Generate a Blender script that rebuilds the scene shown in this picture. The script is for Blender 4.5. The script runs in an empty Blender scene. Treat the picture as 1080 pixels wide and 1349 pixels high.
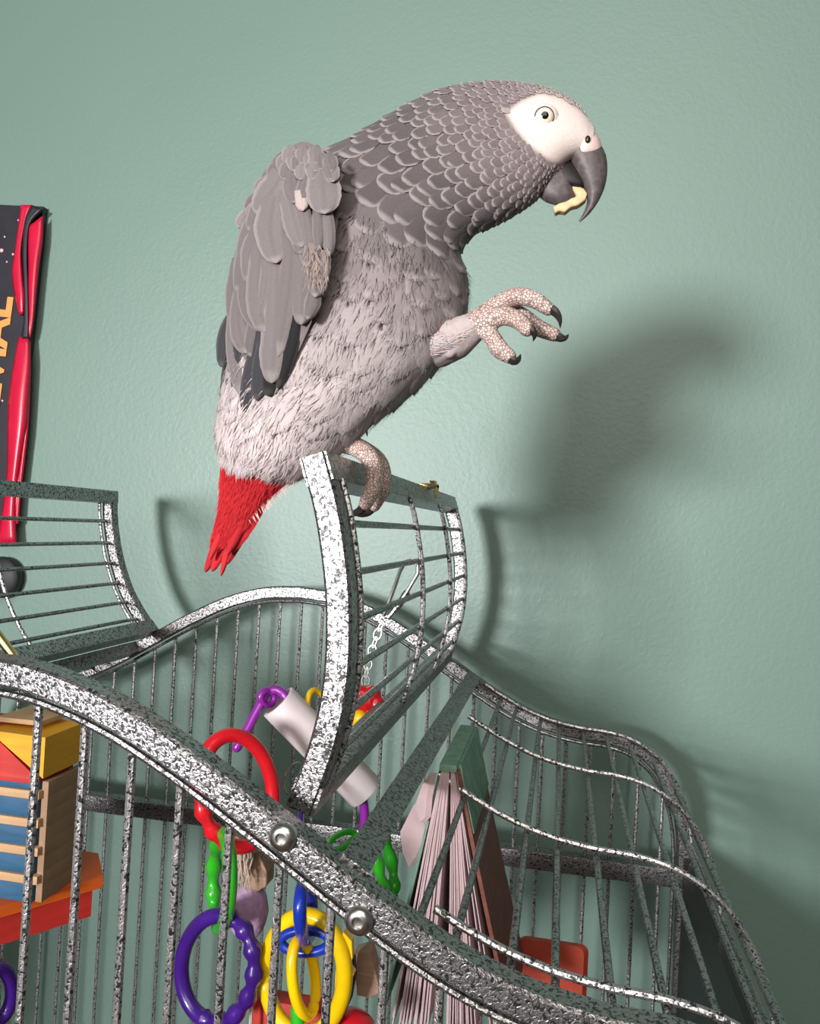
import bpy, bmesh, math, random
from mathutils import Vector, Matrix
from mathutils.bvhtree import BVHTree
random.seed(7)
rnd = random.random
def ru(a, b): return a + (b - a) * rnd()

# ------------------------------------------------------------------ camera
F = 1060.0
CAMZ = 1.55                                     # eye height above the floor
AX = Vector((0.98119563, 0.04951744, -0.18655605))      # world X, Y, -Z seen in camera axes (x right, y down, z forward)
AY = Vector((0.18533379, 0.02826340, 0.98226909))
AZ = Vector((0.05391216, -0.99837328, 0.01855467))
CAM = Vector((0, 0, CAMZ))
scene = bpy.context.scene
col = scene.collection
cd = bpy.data.cameras.new('camera'); cam = bpy.data.objects.new('camera', cd); col.objects.link(cam)
cd.sensor_fit = 'HORIZONTAL'; cd.sensor_width = 36.0; cd.lens = 36.0 * F / 1080.0
cd.clip_start = 0.01; cd.clip_end = 50
# camera-space right, down and forward written in world axes
cr = Vector((AX.x, AY.x, AZ.x)); cdn = Vector((AX.y, AY.y, AZ.y)); cf = Vector((AX.z, AY.z, AZ.z))
cam.matrix_world = Matrix(((cr.x, -cdn.x, -cf.x, 0), (cr.y, -cdn.y, -cf.y, 0), (cr.z, -cdn.z, -cf.z, CAMZ), (0, 0, 0, 1)))
scene.camera = cam

# ------------------------------------------------------------------ world, lights, exposure
w = bpy.data.worlds.new('world'); scene.world = w; w.use_nodes = True
w.node_tree.nodes['Background'].inputs[0].default_value = (0.95, 0.97, 1.0, 1)
w.node_tree.nodes['Background'].inputs[1].default_value = 0.10
vs = scene.view_settings
vs.view_transform = 'Standard'; vs.look = 'None'; vs.gamma = 1.0; vs.exposure = 0.0; vs.use_curve_mapping = False

def area(name, loc, target, size, power, color, shape='DISK', spread=math.pi):
    d = bpy.data.lights.new(name, 'AREA'); d.shape = shape; d.size = size; d.energy = power; d.color = color; d.spread = spread
    o = bpy.data.objects.new(name, d); col.objects.link(o); o.location = loc
    o.rotation_euler = (Vector(target) - Vector(loc)).to_track_quat('-Z', 'Y').to_euler()
    return o
area('key_lamp', (-1.15, -2.5, CAMZ + 0.15), (-0.25, 1.0, CAMZ + 0.08), 0.54, 24, (1.0, 0.975, 0.985), spread=math.radians(75))
area('added_fill', (0.2, -1.7, CAMZ + 1.25), (-0.1, 0.8, CAMZ + 0.1), 1.8, 40, (1.0, 0.93, 0.84), 'SQUARE')  # unseen warm fill, added in place of the room's ambient light

# ------------------------------------------------------------------ helpers
def at(px, py, Y):
    """point of the place at depth Y (metres from the camera plane) seen at photo pixel px, py"""
    r = Vector(((px - 540) / F, (py - 674.5) / F, 1.0))
    x, y, z = AX.dot(r), AY.dot(r), AZ.dot(r)
    return Vector((x * Y / y, Y, z * Y / y + CAMZ))
def proj(p):
    q = p - CAM
    c = AX * q.x + AY * q.y + AZ * q.z
    return 540 + F * c.x / c.z, 674.5 + F * c.y / c.z
def W(x, y, z): return Vector((x, y, z + CAMZ))

def mesh_obj(name, verts, faces, mat, parent=None, smooth=True, attrs=None, kind=None):
    me = bpy.data.meshes.new(name); me.from_pydata([tuple(v) for v in verts], [], faces)
    if smooth: me.polygons.foreach_set('use_smooth', [True] * len(me.polygons))
    if attrs:
        for an, (ty, data) in attrs.items():
            a = me.attributes.new(an, ty, 'POINT')
            if ty == 'FLOAT_COLOR':
                flat = [c for d in data for c in (d[0], d[1], d[2], 1.0)]; a.data.foreach_set('color', flat)
            else: a.data.foreach_set('value', data)
    me.materials.append(mat); me.update()
    o = bpy.data.objects.new(name, me); col.objects.link(o)
    if parent is not None: child(o, parent)
    if kind: o['kind'] = kind
    return o
ROOTLOC = {}
def child(o, parent):
    o.parent = parent
    p = parent; L = Vector((0, 0, 0))
    if p.name in ROOTLOC: L = ROOTLOC[p.name]
    o.matrix_parent_inverse = Matrix.Translation(-L)
def thing(name, label, cat, loc, group=None):
    o = bpy.data.objects.new(name, None); col.objects.link(o); o.location = loc; o.empty_display_size = 0.02
    ROOTLOC[o.name] = Vector(loc); o['label'] = label; o['category'] = cat
    if group: o['group'] = group
    return o
def tag(o, label, cat, group=None):
    o['label'] = label; o['category'] = cat
    if group: o['group'] = group
    return o

class MB:
    def __init__(s): s.v = []; s.f = []
    def add(s, v, f):
        n = len(s.v); s.v += [Vector(a) for a in v]; s.f += [tuple(i + n for i in q) for q in f]; return s
    def box(s, a, b, bev=0.0):
        bm = bmesh.new(); bmesh.ops.create_cube(bm, size=1.0)
        a = Vector(a); b = Vector(b)
        for v in bm.verts: v.co = Vector((a[i] + (b[i] - a[i]) * (v.co[i] + .5) for i in range(3)))
        if bev: bmesh.ops.bevel(bm, geom=bm.edges[:], offset=bev, segments=2, affect='EDGES', profile=.7)
        bm.verts.index_update(); s.add([v.co.copy() for v in bm.verts], [[v.index for v in f.verts] for f in bm.faces]); bm.free(); return s
    def tube(s, pts, rad, n=8, closed=False, cap=True, up=None):
        pts = [Vector(p) for p in pts]; N = len(pts)
        if not isinstance(rad, (list, tuple)): rad = [rad] * N
        tan = []
        for i in range(N):
            a = pts[(i - 1) % N] if closed or i > 0 else pts[i]; b = pts[(i + 1) % N] if closed or i < N - 1 else pts[i]
            tan.append((b - a).normalized())
        u = Vector(up) if up else (Vector((0, 0, 1)) if abs(tan[0].z) < .8 else Vector((0, 1, 0)))
        V = []; 
        for i in range(N):
            u = (u - tan[i] * u.dot(tan[i])); u.normalize(); w_ = tan[i].cross(u)
            for k in range(n):
                t = 2 * math.pi * k / n; V.append(pts[i] + (u * math.cos(t) + w_ * math.sin(t)) * rad[i])
        Fc = []
        for i in range(N if closed else N - 1):
            j = (i + 1) % N
            for k in range(n): Fc.append((i * n + k, i * n + (k + 1) % n, j * n + (k + 1) % n, j * n + k))
        if not closed and cap: Fc.append(tuple(range(n - 1, -1, -1))); Fc.append(tuple((N - 1) * n + k for k in range(n)))
        return s.add(V, Fc)
    def capsule(s, pts, rad, n=10):
        """tube with rounded ends"""
        pts = [Vector(p) for p in pts]
        if not isinstance(rad, (list, tuple)): rad = [rad] * len(pts)
        d0 = (pts[0] - pts[1]).normalized(); d1 = (pts[-1] - pts[-2]).normalized()
        P = [pts[0] + d0 * rad[0] * q for q in (.98, .8, .45)] + pts + [pts[-1] + d1 * rad[-1] * q for q in (.45, .8, .98)]
        R = [rad[0] * q for q in (.2, .6, .89)] + list(rad) + [rad[-1] * q for q in (.89, .6, .2)]
        return s.tube(P, R, n)
    def sweep(s, pts, nrm, d0, d1, y0, y1, ch=0.0016, closed=False):
        """chamfered box tube along pts (in an X-Z plane): from offset d0 to d1 along nrm, from y0 to y1 in depth"""
        cs = [(d0 + ch, y0), (d1 - ch, y0), (d1, y0 + ch), (d1, y1 - ch), (d1 - ch, y1), (d0 + ch, y1), (d0, y1 - ch), (d0, y0 + ch)]
        V = []
        for p, n_ in zip(pts, nrm):
            for d, y in cs: V.append(Vector((p[0] + n_[0] * d, y, p[1] + n_[1] * d)))
        N = len(pts); Fc = []
        for i in range(N - 1):
            for k in range(8): Fc.append((i * 8 + k, i * 8 + (k + 1) % 8, (i + 1) * 8 + (k + 1) % 8, (i + 1) * 8 + k))
        Fc.append(tuple(range(7, -1, -1))); Fc.append(tuple((N - 1) * 8 + k for k in range(8)))
        return s.add(V, Fc)
    def loft(s, rings, cap=True):
        n = len(rings[0]); V = [v for r in rings for v in r]; Fc = []
        for i in range(len(rings) - 1):
            for k in range(n): Fc.append((i * n + k, i * n + (k + 1) % n, (i + 1) * n + (k + 1) % n, (i + 1) * n + k))
        if cap: Fc.append(tuple(range(n - 1, -1, -1))); Fc.append(tuple((len(rings) - 1) * n + k for k in range(n)))
        return s.add(V, Fc)
    def ball(s, c, r, n=16, m=10, sc=(1, 1, 1), jit=0.0):
        V = []; Fc = []; c = Vector(c)
        for i in range(m + 1):
            a = math.pi * i / m
            for k in range(n):
                t = 2 * math.pi * k / n; q = 1 + jit * (rnd() - .5) * (0 < i < m)
                V.append(c + Vector((math.sin(a) * math.cos(t) * sc[0], math.sin(a) * math.sin(t) * sc[1], math.cos(a) * sc[2])) * r * q)
        for i in range(m):
            for k in range(n): Fc.append((i * n + k, (i + 1) * n + k, (i + 1) * n + (k + 1) % n, i * n + (k + 1) % n))
        return s.add(V, Fc)
    def prism(s, poly, ext):
        """closed polygon (list of Vectors) pushed along ext"""
        n = len(poly); V = list(poly) + [p + Vector(ext) for p in poly]
        Fc = [tuple(range(n - 1, -1, -1)), tuple(range(n, 2 * n))] + [(k, (k + 1) % n, n + (k + 1) % n, n + k) for k in range(n)]
        return s.add(V, Fc)
    def build(s, name, mat, parent=None, smooth=True, kind=None):
        o = mesh_obj(name, s.v, s.f, mat, parent, smooth, kind=kind)
        bm = bmesh.new(); bm.from_mesh(o.data); bmesh.ops.recalc_face_normals(bm, faces=bm.faces); bm.to_mesh(o.data); bm.free()
        if smooth: auto_sharp(o.data)
        return o
def auto_sharp(me, ang=math.radians(38)):
    bm = bmesh.new(); bm.from_mesh(me)
    for e in bm.edges:
        if len(e.link_faces) == 2 and e.calc_face_angle(0) > ang: e.smooth = False
    bm.to_mesh(me); bm.free()
def spline(P, n):
    """Catmull-Rom through tuples/Vectors"""
    P = [tuple(p) for p in P]; D = len(P[0]); out = []
    Q = [tuple(2 * a - b for a, b in zip(P[0], P[1]))] + P + [tuple(2 * a - b for a, b in zip(P[-1], P[-2]))]
    m = len(P) - 1
    for i in range(n):
        u = m * i / (n - 1); k = min(int(u), m - 1); t = u - k
        a, b, c, d = Q[k], Q[k + 1], Q[k + 2], Q[k + 3]
        out.append(tuple(.5 * (2 * b[j] + (c[j] - a[j]) * t + (2 * a[j] - 5 * b[j] + 4 * c[j] - d[j]) * t * t + (3 * b[j] - a[j] - 3 * c[j] + d[j]) * t ** 3) for j in range(D)))
    return out
def lerp_tab(tab, x):
    if x <= tab[0][0]: return tab[0][1:]
    for a, b in zip(tab, tab[1:]):
        if x <= b[0]:
            t = (x - a[0]) / (b[0] - a[0]); return tuple(p + (q - p) * t for p, q in zip(a[1:], b[1:]))
    return tab[-1][1:]
def smooth01(a, b, x):
    t = max(0, min(1, (x - a) / (b - a))); return t * t * (3 - 2 * t)
def srgb(r, g, b):
    f = lambda c: c / 12.92 if c <= .04045 else ((c + .055) / 1.055) ** 2.4
    return (f(r / 255), f(g / 255), f(b / 255))
def mix3(a, b, t): return tuple(x + (y - x) * t for x, y in zip(a, b))

# ------------------------------------------------------------------ materials
def newmat(name):
    m = bpy.data.materials.new(name); m.use_nodes = True
    nt = m.node_tree; b = nt.nodes['Principled BSDF']
    return m, nt, b
def setc(b, c): b.inputs['Base Color'].default_value = (*c[:3], 1)
def tex_noise(nt, scale, detail=3, dist=0.0, rough=.55):
    tc = nt.nodes.new('ShaderNodeTexCoord'); n = nt.nodes.new('ShaderNodeTexNoise')
    n.inputs['Scale'].default_value = scale; n.inputs['Detail'].default_value = detail; n.inputs['Distortion'].default_value = dist; n.inputs['Roughness'].default_value = rough
    nt.links.new(tc.outputs['Object'], n.inputs['Vector']); return n
def ramp(nt, src, stops):
    r = nt.nodes.new('ShaderNodeValToRGB'); nt.links.new(src, r.inputs[0]); e = r.color_ramp.elements
    while len(e) < len(stops): e.new(.5)
    for el, (p, c) in zip(e, stops):
        el.position = p; el.color = (*c, 1) if len(c) == 3 else c
    return r
def bump(nt, b, src, strength, dist):
    bp = nt.nodes.new('ShaderNodeBump'); bp.inputs['Strength'].default_value = strength; bp.inputs['Distance'].default_value = dist
    nt.links.new(src, bp.inputs['Height']); nt.links.new(bp.outputs[0], b.inputs['Normal'])
def plain(name, c, rough=.5, metal=0.0, var=.12, scale=60, bmp=0.0, spec=.5, sss=0.0, coat=0.0):
    m, nt, b = newmat(name); n = tex_noise(nt, scale, 4)
    r = ramp(nt, n.outputs['Fac'], [(.3, tuple(x * (1 - var) for x in c)), (.7, tuple(min(1, x * (1 + var)) for x in c))])
    nt.links.new(r.outputs[0], b.inputs['Base Color'])
    b.inputs['Roughness'].default_value = rough; b.inputs['Metallic'].default_value = metal; b.inputs['Specular IOR Level'].default_value = spec
    b.inputs['Coat Weight'].default_value = coat
    if sss: b.inputs['Subsurface Weight'].default_value = sss; b.inputs['Subsurface Scale'].default_value = .004
    if bmp: bump(nt, b, n.outputs['Fac'], bmp, .001)
    return m
def mat_wall():
    m, nt, b = newmat('green_wall_paint'); n = tex_noise(nt, 1.6, 2)
    c = srgb(119, 146, 136)
    r = ramp(nt, n.outputs['Fac'], [(.35, tuple(x * .97 for x in c)), (.65, tuple(x * 1.03 for x in c))])
    nt.links.new(r.outputs[0], b.inputs['Base Color']); b.inputs['Roughness'].default_value = .45; b.inputs['Specular IOR Level'].default_value = .55
    n2 = tex_noise(nt, 190, 3); bump(nt, b, n2.outputs['Fac'], .22, .0022)
    return m
def mat_vein(name='black_silver_vein_coating', silver=.37, rough=.335):
    m, nt, b = newmat(name)
    n = tex_noise(nt, 450, 2.0, .8)
    k = ramp(nt, n.outputs['Fac'], [(.42, (0, 0, 0)), (.50, (1, 1, 1))])
    c = nt.nodes.new('ShaderNodeMix'); c.data_type = 'RGBA'
    c.inputs['A'].default_value = (.010, .012, .011, 1); c.inputs['B'].default_value = (silver, silver * .965, silver * .975, 1)
    nt.links.new(k.outputs[0], c.inputs['Factor']); nt.links.new(c.outputs['Result'], b.inputs['Base Color'])
    nt.links.new(k.outputs[0], b.inputs['Metallic']); b.inputs['Roughness'].default_value = rough
    bump(nt, b, n.outputs['Fac'], .36, .0014)
    return m
def mat_feather(name, rough=.75, stripes=0.0):
    """colour comes from the feather's own pigment (Col) with a paler rim along the feather's outline (rim, rimk)"""
    m, nt, b = newmat(name); L = nt.links.new
    def attr(n):
        a = nt.nodes.new('ShaderNodeAttribute'); a.attribute_name = n; return a
    ac, ar, ak = attr('Col'), attr('rim'), attr('rimk')
    rm = nt.nodes.new('ShaderNodeMapRange'); rm.interpolation_type = 'SMOOTHSTEP'; rm.inputs['From Min'].default_value = .70; rm.inputs['From Max'].default_value = .93
    L(ar.outputs['Fac'], rm.inputs['Value'])
    mu = nt.nodes.new('ShaderNodeMath'); mu.operation = 'MULTIPLY'; L(rm.outputs[0], mu.inputs[0]); L(ak.outputs['Fac'], mu.inputs[1])
    mx = nt.nodes.new('ShaderNodeMix'); mx.data_type = 'RGBA'; L(mu.outputs[0], mx.inputs['Factor']); L(ac.outputs['Color'], mx.inputs['A']); mx.inputs['B'].default_value = (.42, .375, .365, 1)
    n = tex_noise(nt, 900, 3)
    v = nt.nodes.new('ShaderNodeMapRange'); v.inputs['To Min'].default_value = .82; v.inputs['To Max'].default_value = 1.18; L(n.outputs['Fac'], v.inputs['Value'])
    ab = attr('barb'); wv = nt.nodes.new('ShaderNodeMath'); wv.operation = 'SINE'; L(ab.outputs['Fac'], wv.inputs[0])
    wm = nt.nodes.new('ShaderNodeMapRange'); wm.inputs['From Min'].default_value = -1; wm.inputs['To Min'].default_value = .90; wm.inputs['To Max'].default_value = 1.08; L(wv.outputs[0], wm.inputs['Value'])
    vm = nt.nodes.new('ShaderNodeMath'); vm.operation = 'MULTIPLY'; L(v.outputs[0], vm.inputs[0]); L(wm.outputs[0], vm.inputs[1]); v = vm
    hs = nt.nodes.new('ShaderNodeHueSaturation'); L(mx.outputs['Result'], hs.inputs['Color']); L(v.outputs[0], hs.inputs['Value'])
    L(hs.outputs[0], b.inputs['Base Color']); b.inputs['Roughness'].default_value = rough; b.inputs['Specular IOR Level'].default_value = .2
    b.inputs['Sheen Weight'].default_value = .15
    bump(nt, b, n.outputs['Fac'], .25, .0006)
    return m
def mat_scaly():
    m, nt, b = newmat('scaly_foot_skin'); L = nt.links.new
    tc = nt.nodes.new('ShaderNodeTexCoord'); vo = nt.nodes.new('ShaderNodeTexVoronoi'); vo.feature = 'DISTANCE_TO_EDGE'; vo.inputs['Scale'].default_value = 600
    L(tc.outputs['Object'], vo.inputs['Vector'])
    n = tex_noise(nt, 70, 2)
    base = ramp(nt, n.outputs['Fac'], [(.35, srgb(206, 178, 168)), (.65, srgb(226, 204, 196))])
    k = ramp(nt, vo.outputs['Distance'], [(.04, (0, 0, 0)), (.16, (1, 1, 1))])
    mx = nt.nodes.new('ShaderNodeMix'); mx.data_type = 'RGBA'; L(k.outputs[0], mx.inputs['Factor']); mx.inputs['A'].default_value = (*srgb(128, 108, 102), 1); L(base.outputs[0], mx.inputs['B'])
    L(mx.outputs['Result'], b.inputs['Base Color']); b.inputs['Roughness'].default_value = .55
    bump(nt, b, k.outputs[0], .5, .0006); return m
def mat_wood(name, c, dark=.72, scale=24, rough=.55):
    m, nt, b = newmat(name); tc = nt.nodes.new('ShaderNodeTexCoord'); mp = nt.nodes.new('ShaderNodeMapping'); mp.inputs['Scale'].default_value = (1, 1, 9)
    nt.links.new(tc.outputs['Object'], mp.inputs[0]); n = nt.nodes.new('ShaderNodeTexNoise'); n.inputs['Scale'].default_value = scale; n.inputs['Detail'].default_value = 5; n.inputs['Distortion'].default_value = .6
    nt.links.new(mp.outputs[0], n.inputs['Vector'])
    r = ramp(nt, n.outputs['Fac'], [(.3, tuple(x * dark for x in c)), (.7, c)]); nt.links.new(r.outputs[0], b.inputs['Base Color'])
    b.inputs['Roughness'].default_value = rough; bump(nt, b, n.outputs['Fac'], .2, .0008); return m

M = {}
M['wall'] = mat_wall(); M['vein'] = mat_vein(); M['vein_lit'] = mat_vein('black_silver_vein_coating_lit', .62, .44); M['feather'] = mat_feather('feather'); M['scaly'] = mat_scaly()  # rods: same vein coat, silver brightened to stand in for lamp highlights
M['floor'] = mat_wood('floor_boards', srgb(120, 92, 66))
M['panel'] = plain('dark_coated_panel', (.012, .011, .010), .5, var=.3, scale=200, bmp=.2)
M['steel'] = plain('bright_steel', (.60, .585, .55), .26, 1.0, var=.1)
M['brass'] = plain('aged_brass', (.62, .47, .22), .3, 1.0, var=.2)
M['beak'] = plain('dark_horn_beak', srgb(88, 79, 80), .5, var=.35, scale=260, bmp=.25)
M['claw'] = plain('black_claw', srgb(40, 34, 34), .3, var=.3, scale=300)
M['mouth'] = plain('mouth_lining', srgb(30, 24, 26), .5)
M['black'] = plain('black_pupil', (.004, .004, .004), .12, var=0)
M['iris'] = plain('pale_cream_iris', srgb(240, 228, 206), .25, var=.05, scale=500)
M['eyering'] = plain('dark_eye_rim', srgb(72, 60, 58), .5)
M['cere'] = plain('pale_pink_cere', srgb(222, 196, 190), .6, var=.06, scale=300, bmp=.2, sss=.1)
M['lid'] = plain('bare_white_eyelid', srgb(226, 208, 202), .6, var=.05, scale=300)
M['thigh'] = plain('pale_thigh_down', srgb(178, 165, 163), .85, var=.14, scale=160, bmp=.5)
M['nut'] = plain('pale_nut_shell', srgb(216, 184, 140), .65, var=.15, scale=220, bmp=.3)
for nm, c in (('red', (214, 26, 38)), ('green', (52, 178, 40)), ('purple', (62, 26, 124)), ('violet', (142, 40, 158)), ('yellow', (250, 205, 10)), ('blue', (24, 52, 160))):
    M[nm] = plain(nm + '_plastic', srgb(*c), .28, var=.05, coat=.3)
M['white'] = plain('milky_white_plastic', srgb(226, 214, 216), .5, var=.04, sss=.2)
M['lilac'] = plain('lilac_pumice', srgb(186, 150, 190), .85, var=.15, scale=300, bmp=.6)
M['tan'] = mat_wood('tan_palm_wood', srgb(172, 140, 116), .6)
M['fibre'] = plain('pale_rope_fibre', srgb(206, 188, 172), .8, var=.15)
M['page'] = plain('aged_book_paper', srgb(192, 168, 170), .8, var=.06, scale=120)
M['cover_green'] = plain('worn_green_cover', srgb(112, 146, 124), .7, var=.25, scale=90, bmp=.2)
M['cover_brown'] = mat_wood('brown_cover', srgb(128, 68, 52), .55, 30)
M['terracotta'] = plain('terracotta_plastic', srgb(164, 62, 42), .5, var=.08)
M['w_yellow'] = mat_wood('yellow_stained_wood', srgb(238, 172, 28), .86)
M['w_orange'] = mat_wood('orange_stained_wood', srgb(226, 100, 28), .85)
M['w_red'] = mat_wood('red_stained_wood', srgb(206, 52, 44), .82)
M['w_blue'] = mat_wood('blue_stained_wood', srgb(36, 96, 134), .7)
M['w_nat'] = mat_wood('natural_pine', srgb(206, 168, 124), .82)
M['w_nat2'] = plain('natural_plywood', srgb(158, 126, 98), .7, var=.12, scale=50, bmp=.1)
M['poster'] = plain('black_printed_card', srgb(38, 36, 44), .45, var=.2, scale=30)
M['satin'] = plain('crimson_satin', srgb(205, 22, 62), .32, var=.08, scale=40)
M['orange_ink'] = plain('orange_ink', srgb(244, 160, 84), .5, var=.05)
M['pink_ink'] = plain('pale_pink_ink', srgb(230, 190, 200), .5, var=.0)
M['rubber'] = plain('black_rubber', srgb(26, 30, 30), .55)

# ------------------------------------------------------------------ the room
WALL_Y = 1.04
o = MB().box((-3.2, WALL_Y, 0), (3.2, WALL_Y + .1, 2.7)).build('wall_back', M['wall'], smooth=False); o['kind'] = 'structure'
fl = MB().box((-3.2, -3.6, -.05), (3.2, WALL_Y + .1, -.02)).build('floor', M['floor'], smooth=False); fl['kind'] = 'structure'
for i in range(14):
    x = -3.2 + i * 6.4 / 14
    MB().box((x + .002, -3.6, -.021), (x + 6.4 / 14 - .002, WALL_Y, 0), .002).build('plank', M['floor'], fl, smooth=False)

# ------------------------------------------------------------------ the cage
CX = -0.314                                     # centre line of the cage
YF0, YF1 = 0.382, 0.398                         # front arch
YR0, YR1 = 0.949, 0.964                         # rear arch
ZB = -0.95                                      # bottom of the barred body
half = [(0, -.0805), (.045, -.0845), (.092, -.0985), (.14, -.122), (.19, -.1515), (.235, -.179), (.275, -.2000), (.31, -.2125), (.345, -.2185), (.378, -.2205), (.41, -.229), (.44, -.2515), (.4605, -.286), (.470, -.32), (.4735, -.36), (.474, -.42), (.474, -.6), (.474, ZB)]
hp = spline(half, 110)
prof = [(CX - x, z) for x, z in reversed(hp[1:])] + [(CX + x, z) for x, z in hp]
def normals(P):
    out = []
    for i in range(len(P)):
        a = P[max(0, i - 1)]; b = P[min(len(P) - 1, i + 1)]
        dx, dz = b[0] - a[0], b[1] - a[1]; l = math.hypot(dx, dz); out.append((dz / l, -dx / l))   # inward for a left-to-right arch
    return out
pn = normals(prof)
def zprof(x):
    d = abs(x - CX)
    if d >= .4735: return -.42
    return lerp_tab([(a, b) for a, b in hp], d)[0]
cage = thing('birdcage', 'large black and silver vein metal dome-top birdcage with both roof flaps open', 'birdcage', W(CX, (YF0 + YR1) / 2, -CAMZ))
UP = [(p[0], p[1] + CAMZ) for p in prof]
front = MB().sweep(UP, pn, 0, .0145, YF0, YF1).build('front_frame', M['vein'], cage)
rear = MB().sweep(UP, pn, 0, .0145, YR0, YR1).build('rear_frame', M['vein'], cage)
def offs(d): return [(p[0] + n[0] * d, p[1] + n[1] * d + CAMZ) for p, n in zip(prof, pn)]
MB().tube([(x, YF0 + .006, z) for x, z in offs(.0195)], .0022, 8).build('edge_wire', M['vein'], front)
MB().tube([(x, YR0 + .004, z) for x, z in offs(.0185)], .0020, 8).build('edge_wire', M['vein'], rear)
def bars(parent, x0, step, y, r, dz):
    k = -40
    while k < 60:
        x = x0 + k * step; k += 1
        if abs(x - CX) > .455: continue
        zt = zprof(x) - dz / math.cos(math.atan(abs(zprof(x + .004) - zprof(x - .004)) / .008))
        MB().tube([W(x, y, ZB), W(x, y, zt)], r, 8).build('bar', M['vein_lit'], parent)
bars(front, -.0748, .02796, YF0 + .008, .0023, .0185)
bars(rear, -.2844, .0274, YR0 + .008, .0021, .0175)
MB().box(W(CX - .465, YR0 - .002, -.386), W(CX + .465, YR1, -.366), .0015).build('cross_rail', M['vein'], rear)
MB().box(W(CX - .465, YF0, ZB - .02), W(CX + .465, YF1, ZB), .0015).build('bottom_rail', M['vein'], front)
MB().box(W(CX - .465, YR0, ZB - .02), W(CX + .465, YR1, ZB), .0015).build('bottom_rail', M['vein'], rear)
# bolts on the front frame, where hinge rail and fixed rail end
for px, py in ((373, 1102), (473, 1212)):
    c = at(px, py, YF0)
    m = MB()
    rings = []
    for d, r in ((0.001, .0072), (-.0012, .0072), (-.0030, .0060), (-.0040, .0042), (-.0040, .0028), (-.0022, .0026), (-.0020, .0005)):
        nn = 24
        rings.append([c + Vector((math.cos(2 * math.pi * k / nn) * r, d, math.sin(2 * math.pi * k / nn) * r)) for k in range(nn)])
    m.loft(rings); b_ = m.build('bolt', M['steel'], front)
# fixed roof rails (front to back) beside each hinge, roof bars and profile wires
def sidepts(sgn):
    return [(CX + sgn * a, b) for a, b in hp]
for sgn in (1, -1):
    zx = CX + sgn * .2215
    a = W(zx, YF1 - .004, zprof(zx) + .002); sl = math.atan2(zprof(CX + .232) - zprof(CX + .212), .02) * sgn
    cs = [Vector((ux * math.cos(sl) - uz * math.sin(sl), 0, ux * math.sin(sl) + uz * math.cos(sl))) for ux, uz in ((-.008, 0), (.008, 0), (.008, -.014), (-.008, -.014))]
    rail = MB().loft([[a + q for q in cs], [Vector((a.x, YR0 + .004, a.z)) + q for q in cs]]).build('roof_rail', M['vein'], cage, smooth=False)
    # arc-length walk from the rail to the lower side
    P = [p for p in sidepts(sgn) if abs(p[0] - CX) > .229 and p[1] > -.9]
    acc = 0; nxt = .016; last = P[0]
    for p in P[1:]:
        acc += math.hypot(p[0] - last[0], p[1] - last[1])
        if acc >= nxt:
            nxt += .0262
            MB().tube([W(p[0], YF1 - .006, p[1] - .004), W(p[0], YR0 + .006, p[1] - .004)], .0022, 8).build('roof_bar', M['vein'], rail)
        last = p
    for y in (YF1 + .0105, .585, .775, YR0 - .006):
        wp = [(q[0], q[1]) for q in P[(4 if y < .45 else 0):]]
        MB().tube([W(q[0], y, q[1] + .0005) for q in wp[::2] + [wp[-1]]], .0023, 8).build('profile_wire', M['vein_lit'], rail)
    # lower side: solid guard panel under a rail
    sx = CX + sgn * .468
    MB().box(W(sx - .003, YF1, -.62), W(sx + .003, YR0, -.352)).build('guard_panel', M['panel'], rail, smooth=False)
    MB().box(W(sx - .007, YF1, ZB - .02), W(sx + .007, YR0, ZB), .001).build('bottom_rail', M['vein'], rail)
# tray and stand below the frame
MB().box(W(CX - .47, YF1 - .01, ZB - .07), W(CX + .47, YR0 + .01, ZB - .02), .004).build('tray', M['panel'], cage)
for sx in (-1, 1):
    for y in (YF0 + .012, YR1 - .012):
        MB().box(W(CX + sx * .46 - .012, y - .012, -CAMZ), W(CX + sx * .46 + .012, y + .012, ZB - .06), .002).build('leg', M['vein'], cage)

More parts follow.
